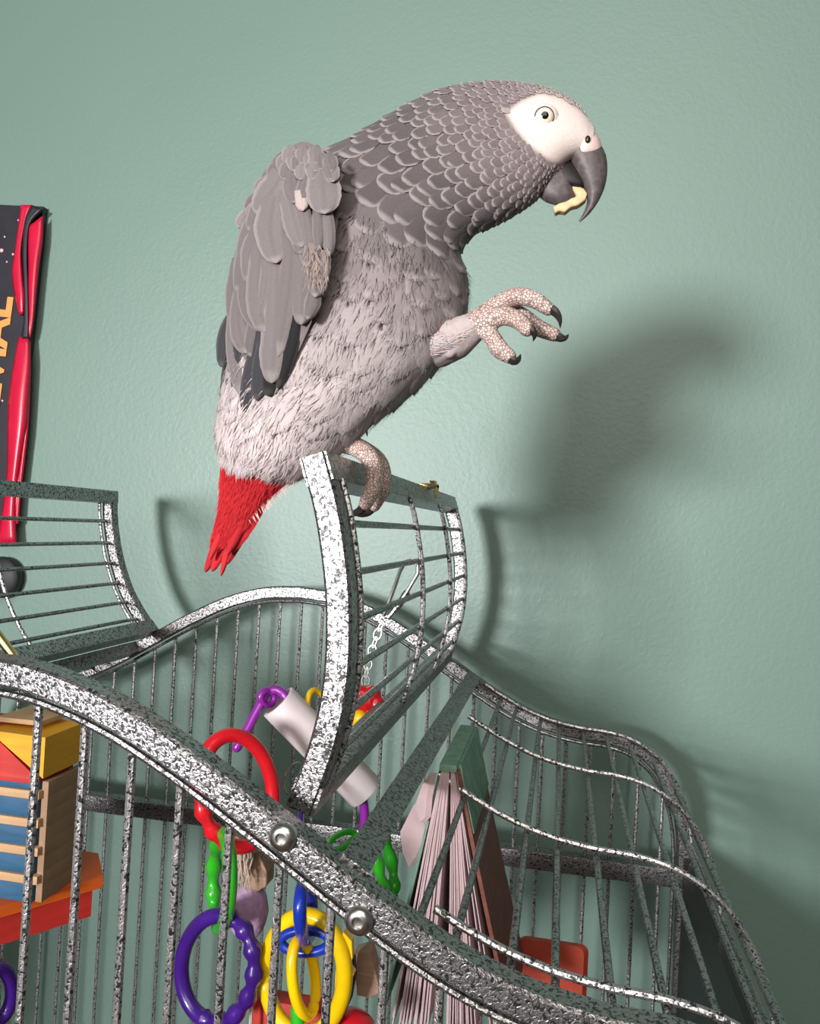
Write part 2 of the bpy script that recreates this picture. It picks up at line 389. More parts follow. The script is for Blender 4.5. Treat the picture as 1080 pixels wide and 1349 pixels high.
# ---- the two roof flaps, hinged open
fc = spline([(-.1265, .038), (-.1155, .004), (-.1075, -.040), (-.1062, -.083), (-.1115, -.118), (-.123, -.156)], 26)   # outer edge of the right flap (X, z)
NY0, NY1, FY0, FY1 = .4125, .4275, .931, .945
def flap(mir):
    HX, HZ = -.123, -.156
    def T(p):
        x, z = p
        if not mir: return (x, z + CAMZ)
        x, z = -(x - HX), z - HZ                      # mirrored about the hinge, then leaned outwards
        a = math.radians(22.5); x, z = x * math.cos(a) - z * math.sin(a), x * math.sin(a) + z * math.cos(a)
        return (2 * CX - HX + x, z + HZ + CAMZ)
    C = [T(p) for p in fc]; N = normals(C)
    s_ = -1 if mir else 1
    N = [(n[0] * s_, n[1] * s_) for n in N]            # points to the inner (concave) side
    fr = bpy.data.objects.new('roof_flap', None); col.objects.link(fr); fr.empty_display_size = .02; child(fr, cage)
    MB().sweep(C, N, 0, .0145, NY0, NY1).build('post', M['vein'], fr); MB().sweep(C, N, 0, .0145, FY0, FY1).build('post', M['vein'], fr)
    fr['label'] = 'open roof flap leaning over the far side of the cage' if mir else 'upright open roof flap that the parrot stands on'
    # top rail and hinge rail
    def rail(i, j, name, d0, d1, ext):
        a = Vector((C[i][0], 0, C[i][1])); t = (Vector((C[j][0], 0, C[j][1])) - a).normalized(); n = Vector((N[i][0], 0, N[i][1]))
        q = [a + n * d0, a + n * d1, a + n * d1 + t * ext, a + n * d0 + t * ext]
        mm = MB().loft([[Vector((p.x, NY0 + .001, p.z)) for p in q], [Vector((p.x, FY1 - .001, p.z)) for p in q]])
        return mm.build(name, M['vein'], fr, smooth=False)
    rail(0, 2, 'top_rail', -.0005, .0150, .0155)
    rail(len(C) - 1, len(C) - 3, 'hinge_rail', -.001, .0150, .016)
    for z in (0.001, -.0265, -.053, -.080, -.1065, -.131):
        x = lerp_tab([(-b, a) for a, b in fc], -z)[0]
        i = min(range(len(fc)), key=lambda k: abs(fc[k][1] - z)); p = T((x, z)); n = N[i]
        MB().tube([(p[0] + n[0] * .004, NY1 - .004, p[1] + n[1] * .004), (p[0] + n[0] * .004, FY0 + .004, p[1] + n[1] * .004)], .0022, 8).build('bar', M['vein'], fr)
    for y in ((NY1 + .006, .57, .728, FY0 - .006) if mir else (NY1 + .006, .638, .798, FY0 - .006)):
        MB().tube([(c[0] + n[0] * .0004, y, c[1] + n[1] * .0004) for c, n in zip(C[2:-1], N[2:-1])], .0021, 8).build('profile_wire', M['vein_lit'], fr)
    return fr
flap_r = flap(False); flap_l = flap(True)
# brass clip on the top rail
c = W(-.1265, .752, .0385)
m = MB(); m.box(c + Vector((-.007, -.006, -.001)), c + Vector((.009, .009, .0035)), .0008); m.box(c + Vector((.001, -.001, .002)), c + Vector((.007, .007, .0065)), .0008)
m.box(c + Vector((.0065, -.006, -.010)), c + Vector((.009, .009, .003)), .0008)
m.build('latch_clip', M['brass'], flap_r)

# ------------------------------------------------------------------ the parrot
Y0 = 0.485
bird = thing('grey_parrot', 'grey parrot with red tail standing on the raised cage flap with one foot lifted', 'parrot', W(-.1225, .487, .038))
#        back edge     front edge   depth radius
SEC = [((306, 622), (372, 634), .018), ((294, 600), (402, 624), .029), ((288, 572), (436, 606), .038), ((292, 532), (478, 566), .046), ((304, 482), (534, 522), .052),
       ((320, 420), (583, 470), .055), ((343, 340), (609, 415), .055), ((380, 262), (612, 368), .052), ((425, 205), (604, 334), .047), ((472, 177), (622, 309), .042),
       ((522, 147), (650, 296), .038), ((576, 120), (682, 279), .035), ((630, 109), (706, 262), .032), ((680, 109), (724, 242), .0285), ((726, 118), (746, 216), .0235),
       ((760, 138), (766, 204), .0165), ((784, 168), (780, 200), .0095)]
NS, NT = 150, 96
secs = spline([(b[0], b[1], f[0], f[1], r) for b, f, r in SEC], NS + 1)
def frame_at(s):
    u = max(0, min(.99999, s)) * NS; k = int(u); t = u - k
    q = [a + (b - a) * t for a, b in zip(secs[k], secs[k + 1])]
    B = at(q[0], q[1], Y0); Fp = at(q[2], q[3], Y0)
    c = (B + Fp) / 2; a = (Fp - B) / 2; d = (CAM - c).normalized()
    return c, a, d, q[4]
FR = [frame_at(i / NS) for i in range(NS + 1)]
def surf(s, t):
    u = max(0, min(.9999, s)) * NS; k = int(u); f = u - k
    def pt(F_):
        c, a, d, r = F_
        return c + a * math.cos(t) + d * (r * math.sin(t) * (1.0 if math.sin(t) > 0 else .95))
    return pt(FR[k]).lerp(pt(FR[k + 1]), f)
def plane_px(s, t):
    c, a, d, r = frame_at(s); return proj(c + a * math.cos(t))
FACE = [(670, 151), (688, 137), (712, 126), (738, 131), (764, 148), (780, 163), (792, 180), (792, 200), (772, 206), (752, 211), (738, 214), (718, 204), (698, 189), (682, 170)]
def face_mask(x, y):
    ins = False; dmin = 1e9; n = len(FACE)
    for i in range(n):
        x1, y1 = FACE[i]; x2, y2 = FACE[(i + 1) % n]
        if (y1 > y) != (y2 > y) and x < (x2 - x1) * (y - y1) / (y2 - y1) + x1: ins = not ins
        dx, dy = x2 - x1, y2 - y1; t = max(0, min(1, ((x - x1) * dx + (y - y1) * dy) / (dx * dx + dy * dy)))
        dmin = min(dmin, math.hypot(x - x1 - t * dx, y - y1 - t * dy))
    return dmin if ins else -dmin
C_NECK, C_HEAD, C_BREAST, C_BELLY, C_RUMP = srgb(92, 84, 86), srgb(128, 116, 116), srgb(140, 130, 130), srgb(166, 156, 155), srgb(206, 194, 192)
C_FACE = srgb(230, 214, 207)
COLTAB = [(0,) + C_RUMP, (.10,) + C_RUMP, (.20,) + mix3(C_BELLY, C_RUMP, .45), (.30,) + C_BELLY, (.38,) + C_BREAST, (.445,) + mix3(C_BREAST, C_NECK, .55), (.49,) + C_NECK, (.62,) + C_NECK, (.70,) + mix3(C_NECK, C_HEAD, .5), (.80,) + C_HEAD, (.92,) + mix3(C_HEAD, C_FACE, .25), (1,) + mix3(C_HEAD, C_FACE, .6)]
def pigment(s, t):
    """plumage colour: pale rump and belly, dark neck, paler flank towards the tail side"""
    c = lerp_tab(COLTAB, s)
    if s < .42:
        k = smooth01(-.1, -.9, math.cos(t)) * smooth01(.42, .2, s)        # flank under the wing is the palest
        c = mix3(c, C_RUMP, .6 * k)
    if s < .97:
        x, y = plane_px(s, t); k = smooth01(-7, 3, face_mask(x, y)); c = mix3(c, C_FACE, k)
    else: c = mix3(c, C_FACE, .7)
    return c
V = []; Fc = []; Cc = []
for i in range(NS + 1):
    for k in range(NT):
        t = 2 * math.pi * k / NT; V.append(surf(i / NS, t)); Cc.append(pigment(i / NS, t))
for i in range(NS):
    for k in range(NT): Fc.append((i * NT + k, i * NT + (k + 1) % NT, (i + 1) * NT + (k + 1) % NT, (i + 1) * NT + k))
Fc.append(tuple(range(NT - 1, -1, -1))); Fc.append(tuple(NS * NT + k for k in range(NT)))
body = mesh_obj('body', V, Fc, M['feather'], bird, True, {'Col': ('FLOAT_COLOR', Cc), 'rim': ('FLOAT', [0.0] * len(V)), 'rimk': ('FLOAT', [0.0] * len(V))})
bvh = BVHTree.FromPolygons(V, Fc)
def hit(px, py, off=0.0):
    d = (at(px, py, 1.0) - CAM).normalized(); h = bvh.ray_cast(CAM, d)
    if h[0] is None: return at(px, py, Y0), -d
    return h[0] - d * off, (h[1] if h[1].dot(d) < 0 else -h[1])

# --- contour feathers that lie on the body
def normal_at(s, t):
    e = .004; a = surf(s + e, t) - surf(s - e, t); b = surf(s, t + .01) - surf(s, t - .01); n = a.cross(b); n.normalize()
    c = frame_at(s)[0]
    return n if n.dot(surf(s, t) - c) > 0 else -n
SLEN = []
for i in range(NS):                                  # local length of one unit of s, front and back edge
    pass
def scale_st(s, t):
    e = .005; return (surf(min(.999, s + e), t) - surf(max(0, s - e), t)).length / (2 * e) + 1e-6, (surf(s, t + .02) - surf(s, t - .02)).length / .04 + 1e-6
def feather_on(s, t, L, Wd, lift, col3, rk, nu, nv, tilt=0.0):
    ks, kt = scale_st(s, t); V = []; R = []
    for j in range(nv + 1):
        f = j / nv
        if f < .35: v = .40 * f / .35; hw = .82 + .18 * v / .40
        else: ph = (f - .35) / .65 * math.pi / 2; v = .40 + .60 * math.sin(ph); hw = math.cos(ph) ** .92
        for i in range(nu + 1):
            u = 2 * i / nu - 1
            x = u * hw * Wd / 2; y = v * L
            ss = s - (y * math.cos(tilt) - x * math.sin(tilt)) / ks; tt = t + (x * math.cos(tilt) + y * math.sin(tilt)) / kt
            p = surf(ss, tt); n = normal_at(ss, tt)
            V.append(p + n * (.0004 + lift * v * v * (1 - .5 * u * u) + .030 * Wd * (1 - u * u)))
            r_v = v; r_u = abs(u)
            R.append(max(smooth01(.40, 1.0, v) * .5 + v * .5 if v > .3 else 0, r_u * smooth01(.05, .35, v)) if j < nv else 1.0)
    Fq = []
    for j in range(nv):
        for i in range(nu): a = j * (nu + 1) + i; Fq.append((a, a + 1, a + nu + 2, a + nu + 1))
    return V, Fq, R
frays = []; big = []; stuff = [[], [], [], [], []]            # verts faces col rim rimk
def plumage():
    s = .965
    rows = 0
    while s > .05:
        # feather size grows from the crown to the breast
        L = lerp_tab([(.05, .026), (.2, .030), (.38, .026), (.46, .0205), (.55, .0165), (.62, .0125), (.68, .0090), (.74, .0062), (.82, .0040), (.90, .0028), (1, .0022)], s)[0]
        Wd = lerp_tab([(.05, .026), (.2, .030), (.38, .027), (.46, .022), (.55, .0185), (.62, .0130), (.68, .0090), (.74, .0060), (.82, .0038), (.90, .0027), (1, .0021)], s)[0]
        rk0 = lerp_tab([(0, .25), (.3, .40), (.40, .45), (.46, .50), (.55, .55), (.66, .60), (.8, .60), (1, .5)], s)[0]
        t = (rows % 2) * .5 * Wd / scale_st(s, math.pi / 2)[1]
        while t < 2 * math.pi:
            ks, kt = scale_st(s, t)
            stp = max(.02, Wd * .80 / kt)
            sj = s + ru(-.25, .25) * L / ks; tj = t + ru(-.15, .15) * stp
            fm = -99
            if sj > .66: fm = face_mask(*plane_px(min(sj, .97), tj))
            if fm < -1.5 or sj > .985:
                if not (sj > .90 and fm > -1):
                    near = math.sin(tj) > -.25
                    if near or rnd() < .75:
                        c = pigment(max(0, sj - .4 * L / ks), tj); q = ru(.88, 1.12); c = tuple(min(1, x * q) for x in c)
                        isbig = L > .011
                        nu, nv = (8, 8) if isbig else ((6, 6) if L > .005 else (4, 4))
                        l = L * ru(.9, 1.15); lift = .0016 * (L / .02) ** .6 + (.0003 if sj > .5 else 0)
                        V, Fq, R = feather_on(sj, tj, l, Wd * ru(.9, 1.1), lift, c, rk0, nu, nv, ru(-.16, .16))
                        if sj < .47: frays.append((V, nu, nv, c, sj, tj))
                        if sj > .43 and isbig and near and len(big) < 290: big.append((V, Fq, R, c, rk0))
                        else:
                            n = len(stuff[0]); stuff[0] += V; stuff[1] += [tuple(a + n for a in f) for f in Fq]; stuff[2] += [c] * len(V); stuff[3] += R; stuff[4] += [rk0] * len(V)
            t += stp
        ks = scale_st(s, 1.2)[0]
        s -= L * lerp_tab([(0, .55), (.4, .5), (.55, .50), (.7, .62), (1, .75)], s)[0] / ks
        rows += 1
plumage()
mesh_obj('contour_feathers', stuff[0], stuff[1], M['feather'], body, True, {'Col': ('FLOAT_COLOR', stuff[2]), 'rim': ('FLOAT', stuff[3]), 'rimk': ('FLOAT', stuff[4])}, kind='stuff')
for V, Fq, R, c, rk in big:
    mesh_obj('neck_feather', V, Fq, M['feather'], body, True, {'Col': ('FLOAT_COLOR', [c] * len(V)), 'rim': ('FLOAT', R), 'rimk': ('FLOAT', [rk] * len(V))})

# --- down: fine loose barbs over belly, thighs and rump
V = []; Fc = []; Cc = []
def barb(p, d, n, L, wd, c):
    side = d.cross(n).normalized() * wd / 2; k = len(V); m_ = p + d * L * .5 + n * L * .10; e_ = p + d * L + n * L * .12
    V.extend([p - side, p + side, m_ - side * .8, m_ + side * .8, e_]); Fc.extend([(k, k + 1, k + 3, k + 2), (k + 2, k + 3, k + 4)]); Cc.extend([c] * 5)
for FV, nu, nv, c, sj, tj in frays:
    n = normal_at(sj, tj)
    for _ in range(64):
        u = rnd(); j = nv - int(4.2 * rnd() ** 1.6); i = min(nu, int(u * (nu + 1)))
        p = FV[j * (nu + 1) + i]; q0 = FV[max(0, j - 2) * (nu + 1) + nu // 2]
        if i < nu: p = p.lerp(FV[j * (nu + 1) + i + 1], rnd())
        d = p - q0
        if d.length < 1e-5: continue
        d = (d.normalized() + n * ru(-.05, .22) + Vector((ru(-.2, .2), ru(-.2, .2), ru(-.2, .2)))).normalized()
        q = ru(.90, 1.2); barb(p - d * .002, d, n, ru(.003, .0065), ru(.0002, .0004), tuple(min(1, x * q) for x in c))
for _ in range(7000):
    s = .02 + .44 * rnd() ** .9; t = ru(0, 2 * math.pi)
    if math.sin(t) < -.2 and rnd() < .5: continue
    p = surf(s, t); n = normal_at(s, t); d = (surf(max(0, s - .01), t) - surf(s + .01, t)).normalized(); b_ = d.cross(n)
    c = pigment(s, t); q = ru(.8, 1.25); c = tuple(min(1, x * q) for x in c)
    wob = .55 * math.sin(s * 46 + 2.2 * math.sin(3 * t)) * .35
    d = (d + b_ * (ru(-.28, .28) + wob) + n * ru(.02, .30)).normalized()
    barb(p + n * ru(.0005, .0028), d, n, ru(.005, .010), ru(.0003, .0006), c)
mesh_obj('down', V, Fc, M['feather'], body, True, {'Col': ('FLOAT_COLOR', Cc), 'rim': ('FLOAT', [0.0] * len(V)), 'rimk': ('FLOAT', [0.0] * len(V))}, kind='stuff')

# --- wing (the bird's right wing, folded and slightly dropped)
WT = [(180, 372, 450, .040), (250, 335, 462, .056), (350, 303, 472, .063), (450, 296, 445, .060), (520, 292, 415, .054), (600, 288, 400, .048)]
def ywing(px, py):
    xl, xc, b = lerp_tab(WT, py); u = max(-1, min(0, (px - xc) / (xc - xl)))
    return Y0 - b * math.sqrt(1 - u * u) * 1.0 - .001
ROW = [(187, 396, 404), (192, 382, 418), (202, 366, 434), (225, 348, 445), (260, 331, 448), (300, 316, 444), (345, 307, 436), (390, 303, 424), (430, 302, 408), (470, 305, 390), (500, 312, 372), (522, 318, 345)]
wing = None
V = []; Fc = []; nr = 40; nc = 18
for side in (0, 1):
    for j in range(nr + 1):
        py = 187 + (522 - 187) * j / nr; xl, xr = lerp_tab(ROW, py)
        for i in range(nc + 1):
            u = i / nc; px = xl + (xr - xl) * u
            e = math.sqrt(max(0, 1 - (2 * u - 1) ** 2)) * math.sqrt(max(0, 1 - (2 * j / nr - 1) ** 4))
            V.append(at(px, py, ywing(px, py) + .004 + (-.002 * e if side == 0 else .010 * e)))
n1 = (nr + 1) * (nc + 1)
for side in (0, 1):
    for j in range(nr):
        for i in range(nc):
            a = side * n1 + j * (nc + 1) + i; q = (a, a + 1, a + nc + 2, a + nc + 1); Fc.append(q if side else q[::-1])
C_W = srgb(118, 108, 108)
wing = mesh_obj('wing', V, Fc, M['feather'], bird, True, {'Col': ('FLOAT_COLOR', [C_W] * len(V)), 'rim': ('FLOAT', [0.0] * len(V)), 'rimk': ('FLOAT', [0.0] * len(V))})
def blade(name, parent, pts, wpx, yfun, layer, c, rk=.35, tip=.42, base=.7, arch=.0022, nv=14, nu=8, lift=.0, pal=None):
    """one flight or covert feather: centre line in photo pixels, width in pixels, lying at depth yfun minus its layer"""
    PP = spline(pts, 41); V = []; R = []; Cc = []; BB = []; nv += 4; ll = sum(math.hypot(a[0] - b[0], a[1] - b[1]) for a, b in zip(PP, PP[1:]))
    VV = []
    for j in range(nv + 1):
        f = j / nv
        if f < .45: v = (1 - tip) * f / .45; h = base + (1 - base) * v / (1 - tip)
        else: ph = (f - .45) / .55 * math.pi / 2; v = 1 - tip + tip * math.sin(ph); h = math.cos(ph) ** .9
        VV.append((v, h * (1 + ru(-.035, .035))))
    def on(v): k = min(39, int(v * 40)); t = v * 40 - k; return (PP[k][0] + (PP[k + 1][0] - PP[k][0]) * t, PP[k][1] + (PP[k + 1][1] - PP[k][1]) * t)
    P = [on(v) for v, h in VV]
    for j in range(nv + 1):
        v, hw = VV[j]; a = on(max(0, v - .05)); b = on(min(1, v + .05))
        dx, dy = b[0] - a[0], b[1] - a[1]; l = math.hypot(dx, dy); nx, ny = -dy / l, dx / l
        for i in range(nu + 1):
            u = 2 * i / nu - 1; x = P[j][0] + nx * u * hw * wpx / 2; y = P[j][1] + ny * u * hw * wpx / 2
            Y = yfun(P[j][0] * .6 + x * .4, y) - .0006 * layer - lift * v * v + arch * u * u - .0004 * (1 - abs(u))
            V.append(at(x, y, Y)); R.append(1.0 if j == nv else max(abs(u) * smooth01(.0, .25, v), smooth01(.55, 1.0, v) * v))
            BB.append((v * ll - abs(u) * wpx * .55) * 2.1)
            cc = c
            if pal: cc = mix3(c, pal, smooth01(.45, 1, v))
            if i == nu // 2: cc = tuple(q * .86 for q in cc)
            Cc.append(cc)
    Fq = [(j * (nu + 1) + i, j * (nu + 1) + i + 1, (j + 1) * (nu + 1) + i + 1, (j + 1) * (nu + 1) + i) for j in range(nv) for i in range(nu)]
    return mesh_obj(name, V, Fq, M['feather'], parent, True, {'Col': ('FLOAT_COLOR', Cc), 'rim': ('FLOAT', R), 'rimk': ('FLOAT', [rk] * len(V)), 'barb': ('FLOAT', BB)})
G = lambda v, w_=.92: srgb(v * 1.03 * w_, v * .965 * w_, v * .965 * w_)
DK = srgb(56, 56, 60); BLK = srgb(30, 29, 31)
yw = ywing
# dark primaries first (deepest), then secondaries, then coverts
for pts, wd, ly, c in (([(345, 430), (333, 490), (322, 543)], 26, 1, DK), ([(352, 430), (345, 480), (338, 528)], 26, 2, DK), ([(372, 420), (366, 470), (352, 522)], 34, 1, BLK), ([(390, 400), (382, 450), (366, 512)], 26, 0, BLK),
                      ([(318, 430), (312, 480), (312, 528)], 18, 1, DK), ([(306, 430), (296, 480), (290, 524)], 5, 0, BLK), ([(310, 440), (301, 490), (297, 520)], 4, 0, BLK)):
    blade('primary_feather', wing, pts, wd, yw, ly, c, .06, tip=.5)
# tip of the other wing, just showing behind the back
blade('primary_feather', wing, [(318, 400), (300, 440), (292, 484)], 26, lambda x, y: .505, 0, DK, .1, tip=.55)
SECF = [([(402, 300), (400, 360), (397, 428)], 34, 3, 120), ([(384, 300), (382, 370), (366, 470)], 38, 4, 118), ([(366, 318), (364, 420), (358, 505)], 40, 5, 124), ([(346, 310), (340, 380), (349, 438)], 36, 7, 122),
        ([(330, 320), (322, 390), (342, 436)], 22, 6, 116), ([(322, 360), (314, 420), (324, 466)], 28, 5, 120), ([(310, 390), (306, 450), (316, 520)], 20, 4, 122), ([(352, 330), (350, 380), (338, 430)], 22, 8, 126),
        ([(338, 400), (334, 440), (330, 470)], 24, 3, 110)]
for pts, wd, ly, g in SECF: blade('secondary_feather', wing, pts, wd, yw, ly, G(g), .30, tip=.3, arch=.003)
COV = [([(384, 226), (384, 246), (388, 268)], 26, 11, 120, .3), ([(362, 258), (356, 300), (364, 347)], 44, 10, 126, .4), ([(378, 248), (388, 290), (398, 326)], 34, 9, 128, .3), ([(398, 270), (404, 310), (404, 352)], 26, 8, 122, .35), ([(428, 268), (432, 300), (434, 338)], 20, 8, 124, .35),
       ([(418, 268), (420, 300), (420, 330)], 18, 9, 116, .3), ([(424, 222), (426, 250), (428, 282)], 48, 12, 128, .4), ([(404, 228), (400, 250), (396, 268)], 22, 11, 118, .3), ([(372, 228), (356, 256), (340, 285)], 42, 12, 130, .45),
       ([(352, 248), (340, 275), (328, 305)], 24, 10, 122, .4), ([(336, 275), (326, 310), (316, 345)], 24, 9, 120, .4), ([(325, 300), (320, 340), (312, 385)], 22, 8, 118, .35), ([(340, 300), (330, 330), (326, 372)], 26, 8, 120, .35),
       ([(418, 335), (419, 362), (415, 392)], 28, 10, 132, .45), ([(416, 375), (412, 398), (405, 421)], 22, 9, 112, .35), ([(430, 330), (426, 352), (422, 375)], 20, 9, 136, .4), ([(410, 320), (412, 340), (410, 365)], 22, 9, 134, .4),
       ([(384, 282), (392, 310), (396, 335)], 22, 8, 118, .3), ([(312, 340), (306, 380), (304, 425)], 18, 7, 118, .35)]
for pts, wd, ly, g, rk in COV: blade('covert_feather', wing, pts, wd, yw, ly, G(g), rk, tip=.5, arch=.0026, lift=.0006)
# small shoulder coverts in rows
for j in range(9):
    py = 196 + j * 10.5
    xl, xr = lerp_tab(ROW, py)
    n = max(3, int((xr - xl) / 17))
    for i in range(n):
        px = xl + (xr - xl) * (i + .5 + .25 * (j % 2)) / n + ru(-3, 3)
        if px > xr - 3 or (j > 2 and 355 < px < 446) or (j > 4 and px > 345): continue
        lean = (px - 410) * .22
        blade('covert_feather', wing, [(px - lean * .3, py - 5), (px + lean * .4, py + 7), (px + lean, py + 20)], 22, yw, 14 - j * .35, G(ru(114, 136)), .4, tip=.6, base=.4, nv=8, nu=6, arch=.0016)
for px, py in ((402, 200), (420, 206), (388, 208), (436, 222), (412, 216)):
    blade('covert_feather', wing, [(px - 3, py - 9), (px, py + 4), (px + 3, py + 18)], 24, yw, 13, G(ru(118, 138)), .4, tip=.6, base=.35, nv=8, nu=6, arch=.0016)
# pale bare patch between the coverts
blade('pale_covert', wing, [(394, 250), (397, 262), (399, 278)], 20, yw, 12, srgb(182, 166, 160), .2, tip=.5, nv=8)
# tan fluff over the wrist
V = []; Fc = []; Cc = []
for _ in range(110):
    px, py = ru(402, 432), ru(322, 372); p = at(px, py, ywing(px, py) - .0085); q = at(px + ru(-9, 7), py + ru(8, 22), ywing(px, py) - .0105)
    d = q - p; L = d.length; barb(p, d / L, (CAM - p).normalized(), L, .0004, mix3(G(134), srgb(180, 156, 140), rnd()))
mesh_obj('down', V, Fc, M['feather'], wing, True, {'Col': ('FLOAT_COLOR', Cc), 'rim': ('FLOAT', [0.0] * len(V)), 'rimk': ('FLOAT', [0.0] * len(V))}, kind='stuff')

# --- red tail
TS = [((300, 598), (376, 618), .016), ((291, 612), (386, 624), .019), ((289, 632), (374, 640), .017), ((288, 655), (352, 660), .013), ((285, 680), (333, 688), .009), ((280, 700), (322, 704), .006), ((276, 722), (309, 724), .003)]
ts = spline([(a[0], a[1], b[0], b[1], r) for a, b, r in TS], 30)
rings = []
for q in ts:
    B = at(q[0], q[1], Y0 + .004); Fp = at(q[2], q[3], Y0 + .004); c = (B + Fp) / 2; a = (Fp - B) / 2; d = (CAM - c).normalized()
    rings.append([c + a * math.cos(2 * math.pi * k / 32) + d * q[4] * math.sin(2 * math.pi * k / 32) for k in range(32)])
mbt = MB().loft(rings)
RED = srgb(196, 38, 46); RED2 = srgb(176, 32, 40)
tail = mesh_obj('tail', mbt.v, mbt.f, M['feather'], bird, True, {'Col': ('FLOAT_COLOR', [RED] * len(mbt.v)), 'rim': ('FLOAT', [0.0] * len(mbt.v)), 'rimk': ('FLOAT', [0.0] * len(mbt.v))})
for pts, wd, y, c in (([(326, 640), (298, 695), (270, 754)], 18, .491, RED2), ([(334, 645), (308, 700), (291, 759)], 12, .486, RED), ([(330, 645), (302, 705), (279, 753)], 18, .489, RED), ([(346, 645), (320, 695), (297, 744)], 20, .487, RED2),
                      ([(352, 645), (330, 685), (305, 728)], 20, .484, RED), ([(316, 645), (296, 690), (276, 738)], 12, .482, RED), ([(340, 655), (318, 690), (299, 732)], 14, .480, RED2)):
    blade('tail_feather', tail, pts, wd, lambda x, yy, y=y: y, 0, c, .0, tip=.62, arch=.0016)
V = []; Fc = []; Cc = []
for _ in range(2600):                                 # fine red barbs lying along the tail
    u = ru(.03, .97); v = ru(0, .92); q = ts[int(v * 29)]; px = q[0] + (q[2] - q[0]) * u; py = q[1] + (q[3] - q[1]) * u
    yy = Y0 + .004 - q[4] * math.sqrt(max(0, 1 - (2 * u - 1) ** 2)) - .0004
    p = at(px, py, yy); q_ = at(px - ru(4, 9) * (1 + u) * .8, py + ru(11, 20), yy + .0006); d = q_ - p; L = d.length; k = ru(.88, 1.1)
    barb(p, d / L, (CAM - p).normalized(), L, ru(.0003, .0006), tuple(min(1, x * k) for x in RED))
mesh_obj('red_barbs', V, Fc, M['feather'], tail, True, {'Col': ('FLOAT_COLOR', Cc), 'rim': ('FLOAT', [0.0] * len(V)), 'rimk': ('FLOAT', [0.0] * len(V))}, kind='stuff')
V = []; Fc = []; Cc = []
for _ in range(1500):                                 # pale fringe falling over the red, thin white barbs along the vent
    u = rnd(); px = 290 + 100 * u; py = 596 + 20 * u + ru(-10, 4) + 9 * math.sin(u * 7); yy = Y0 - .004 - .022 * math.sqrt(max(0, 1 - (2 * u - 1) ** 2))
    p = at(px, py, yy); q = at(px + ru(-6, 4), py + ru(10, 20), yy + .002); d = q - p; L = d.length
    barb(p, d / L, (CAM - p).normalized(), L, .0006, tuple(min(1, x * ru(.75, 1.1)) for x in (C_RUMP if rnd() < .8 else C_BELLY)))
for _ in range(60):
    t = rnd(); px = 388 - 58 * t + ru(-6, 3); py = 624 + 58 * t; p = at(px, py, Y0 - .004); q = at(px + ru(2, 7), py + ru(6, 12), Y0 - .004); d = q - p; L = d.length
    barb(p, d / L, (CAM - p).normalized(), L, .0005, srgb(222, 180, 176))
mesh_obj('vent_fringe', V, Fc, M['feather'], tail, True, {'Col': ('FLOAT_COLOR', Cc), 'rim': ('FLOAT', [0.0] * len(V)), 'rimk': ('FLOAT', [0.0] * len(V))}, kind='stuff')
# stray dark barbs under belly and back
for a, b in (((482, 565), (484, 575)), ((500, 545), (493, 560))):
    MB().tube([at(*a, Y0), at(*b, Y0)], [.0012, .0002], 6).build('stray_feather', M['claw'], body)

# --- eye, cere, beak
ep, en = hit(717, 154); ray = (CAM - ep).normalized(); en = (en * .45 + ray * .55).normalized(); ec = ep - en * .0032
m = MB().ball(ec, .0062, 24, 16); eye = m.build('eye', M['iris'], bird)
q = en.to_track_quat('Z', 'Y').to_matrix()
def disc(c, r0, r1, h0, h1, n=28):
    return [[c + q @ Vector((math.cos(2 * math.pi * k / n) * r, math.sin(2 * math.pi * k / n) * r, h)) for k in range(n)] for r, h in ((r0, h0), (r1, h1))]
pr_ = [[ec + q @ Vector((math.cos(2 * math.pi * k / 28) * r, math.sin(2 * math.pi * k / 28) * r, math.sqrt(.0062 ** 2 - r * r) + .00025)) for k in range(28)] for r in (.0021, .0016, .001, .0001)]
MB().loft(pr_).build('pupil', M['black'], eye)
MB().tube([ec + q @ Vector((math.cos(2 * math.pi * k / 32) * .0054, math.sin(2 * math.pi * k / 32) * .0054, .0031)) for k in range(32)], .00055, 8, closed=True).build('eye_rim', M['eyering'], eye)
rg = []
for r, h in ((.0056, .0030), (.0062, .0032), (.0072, .0026), (.0084, .0012)):
    rg.append([ec + q @ Vector((math.cos(2 * math.pi * k / 32) * r, math.sin(2 * math.pi * k / 32) * r, h)) for k in range(32)])
MB().loft(rg, cap=False).build('eyelid', M['lid'], eye)
YB = Y0 - .002
def lobe(secl, n=24, pw=1.0):
    P = spline([(a[0], a[1], b[0], b[1], r) for a, b, r in secl], 22); rings = []
    for x1, y1, x2, y2, r in P:
        A = at(x1, y1, YB); B = at(x2, y2, YB); c = (A + B) / 2; a = (B - A) / 2; d = (CAM - c).normalized()
        rings.append([c + a * math.cos(t) + d * r * math.copysign(abs(math.sin(t)) ** pw, math.sin(t)) for t in [2 * math.pi * k / n for k in range(n)]])
    return MB().loft(rings)
beak = lobe([((780, 176), (748, 206), .0105), ((790, 188), (751, 213), .0102), ((798, 204), (757, 226), .0095), ((800, 224), (764, 240), .0082), ((797, 245), (771, 253), .0062), ((789, 264), (773, 267), .0042), ((777, 281), (768, 281), .0024), ((764, 293), (762, 291), .0005)]).build('upper_beak', M['beak'], bird)
lobe([((704, 250), (742, 208), .0096), ((709, 258), (750, 219), .0094), ((718, 266), (756, 233), .0086), ((730, 270), (757, 248), .0068), ((742, 271), (757, 260), .0042)], pw=.9).build('lower_beak', M['beak'], bird)
lobe([((716, 240), (748, 206), .0080), ((735, 248), (760, 218), .0080), ((752, 248), (772, 236), .0062), ((760, 252), (772, 246), .003)]).build('tongue', M['mouth'], bird)
cp, cn = hit(768, 186)
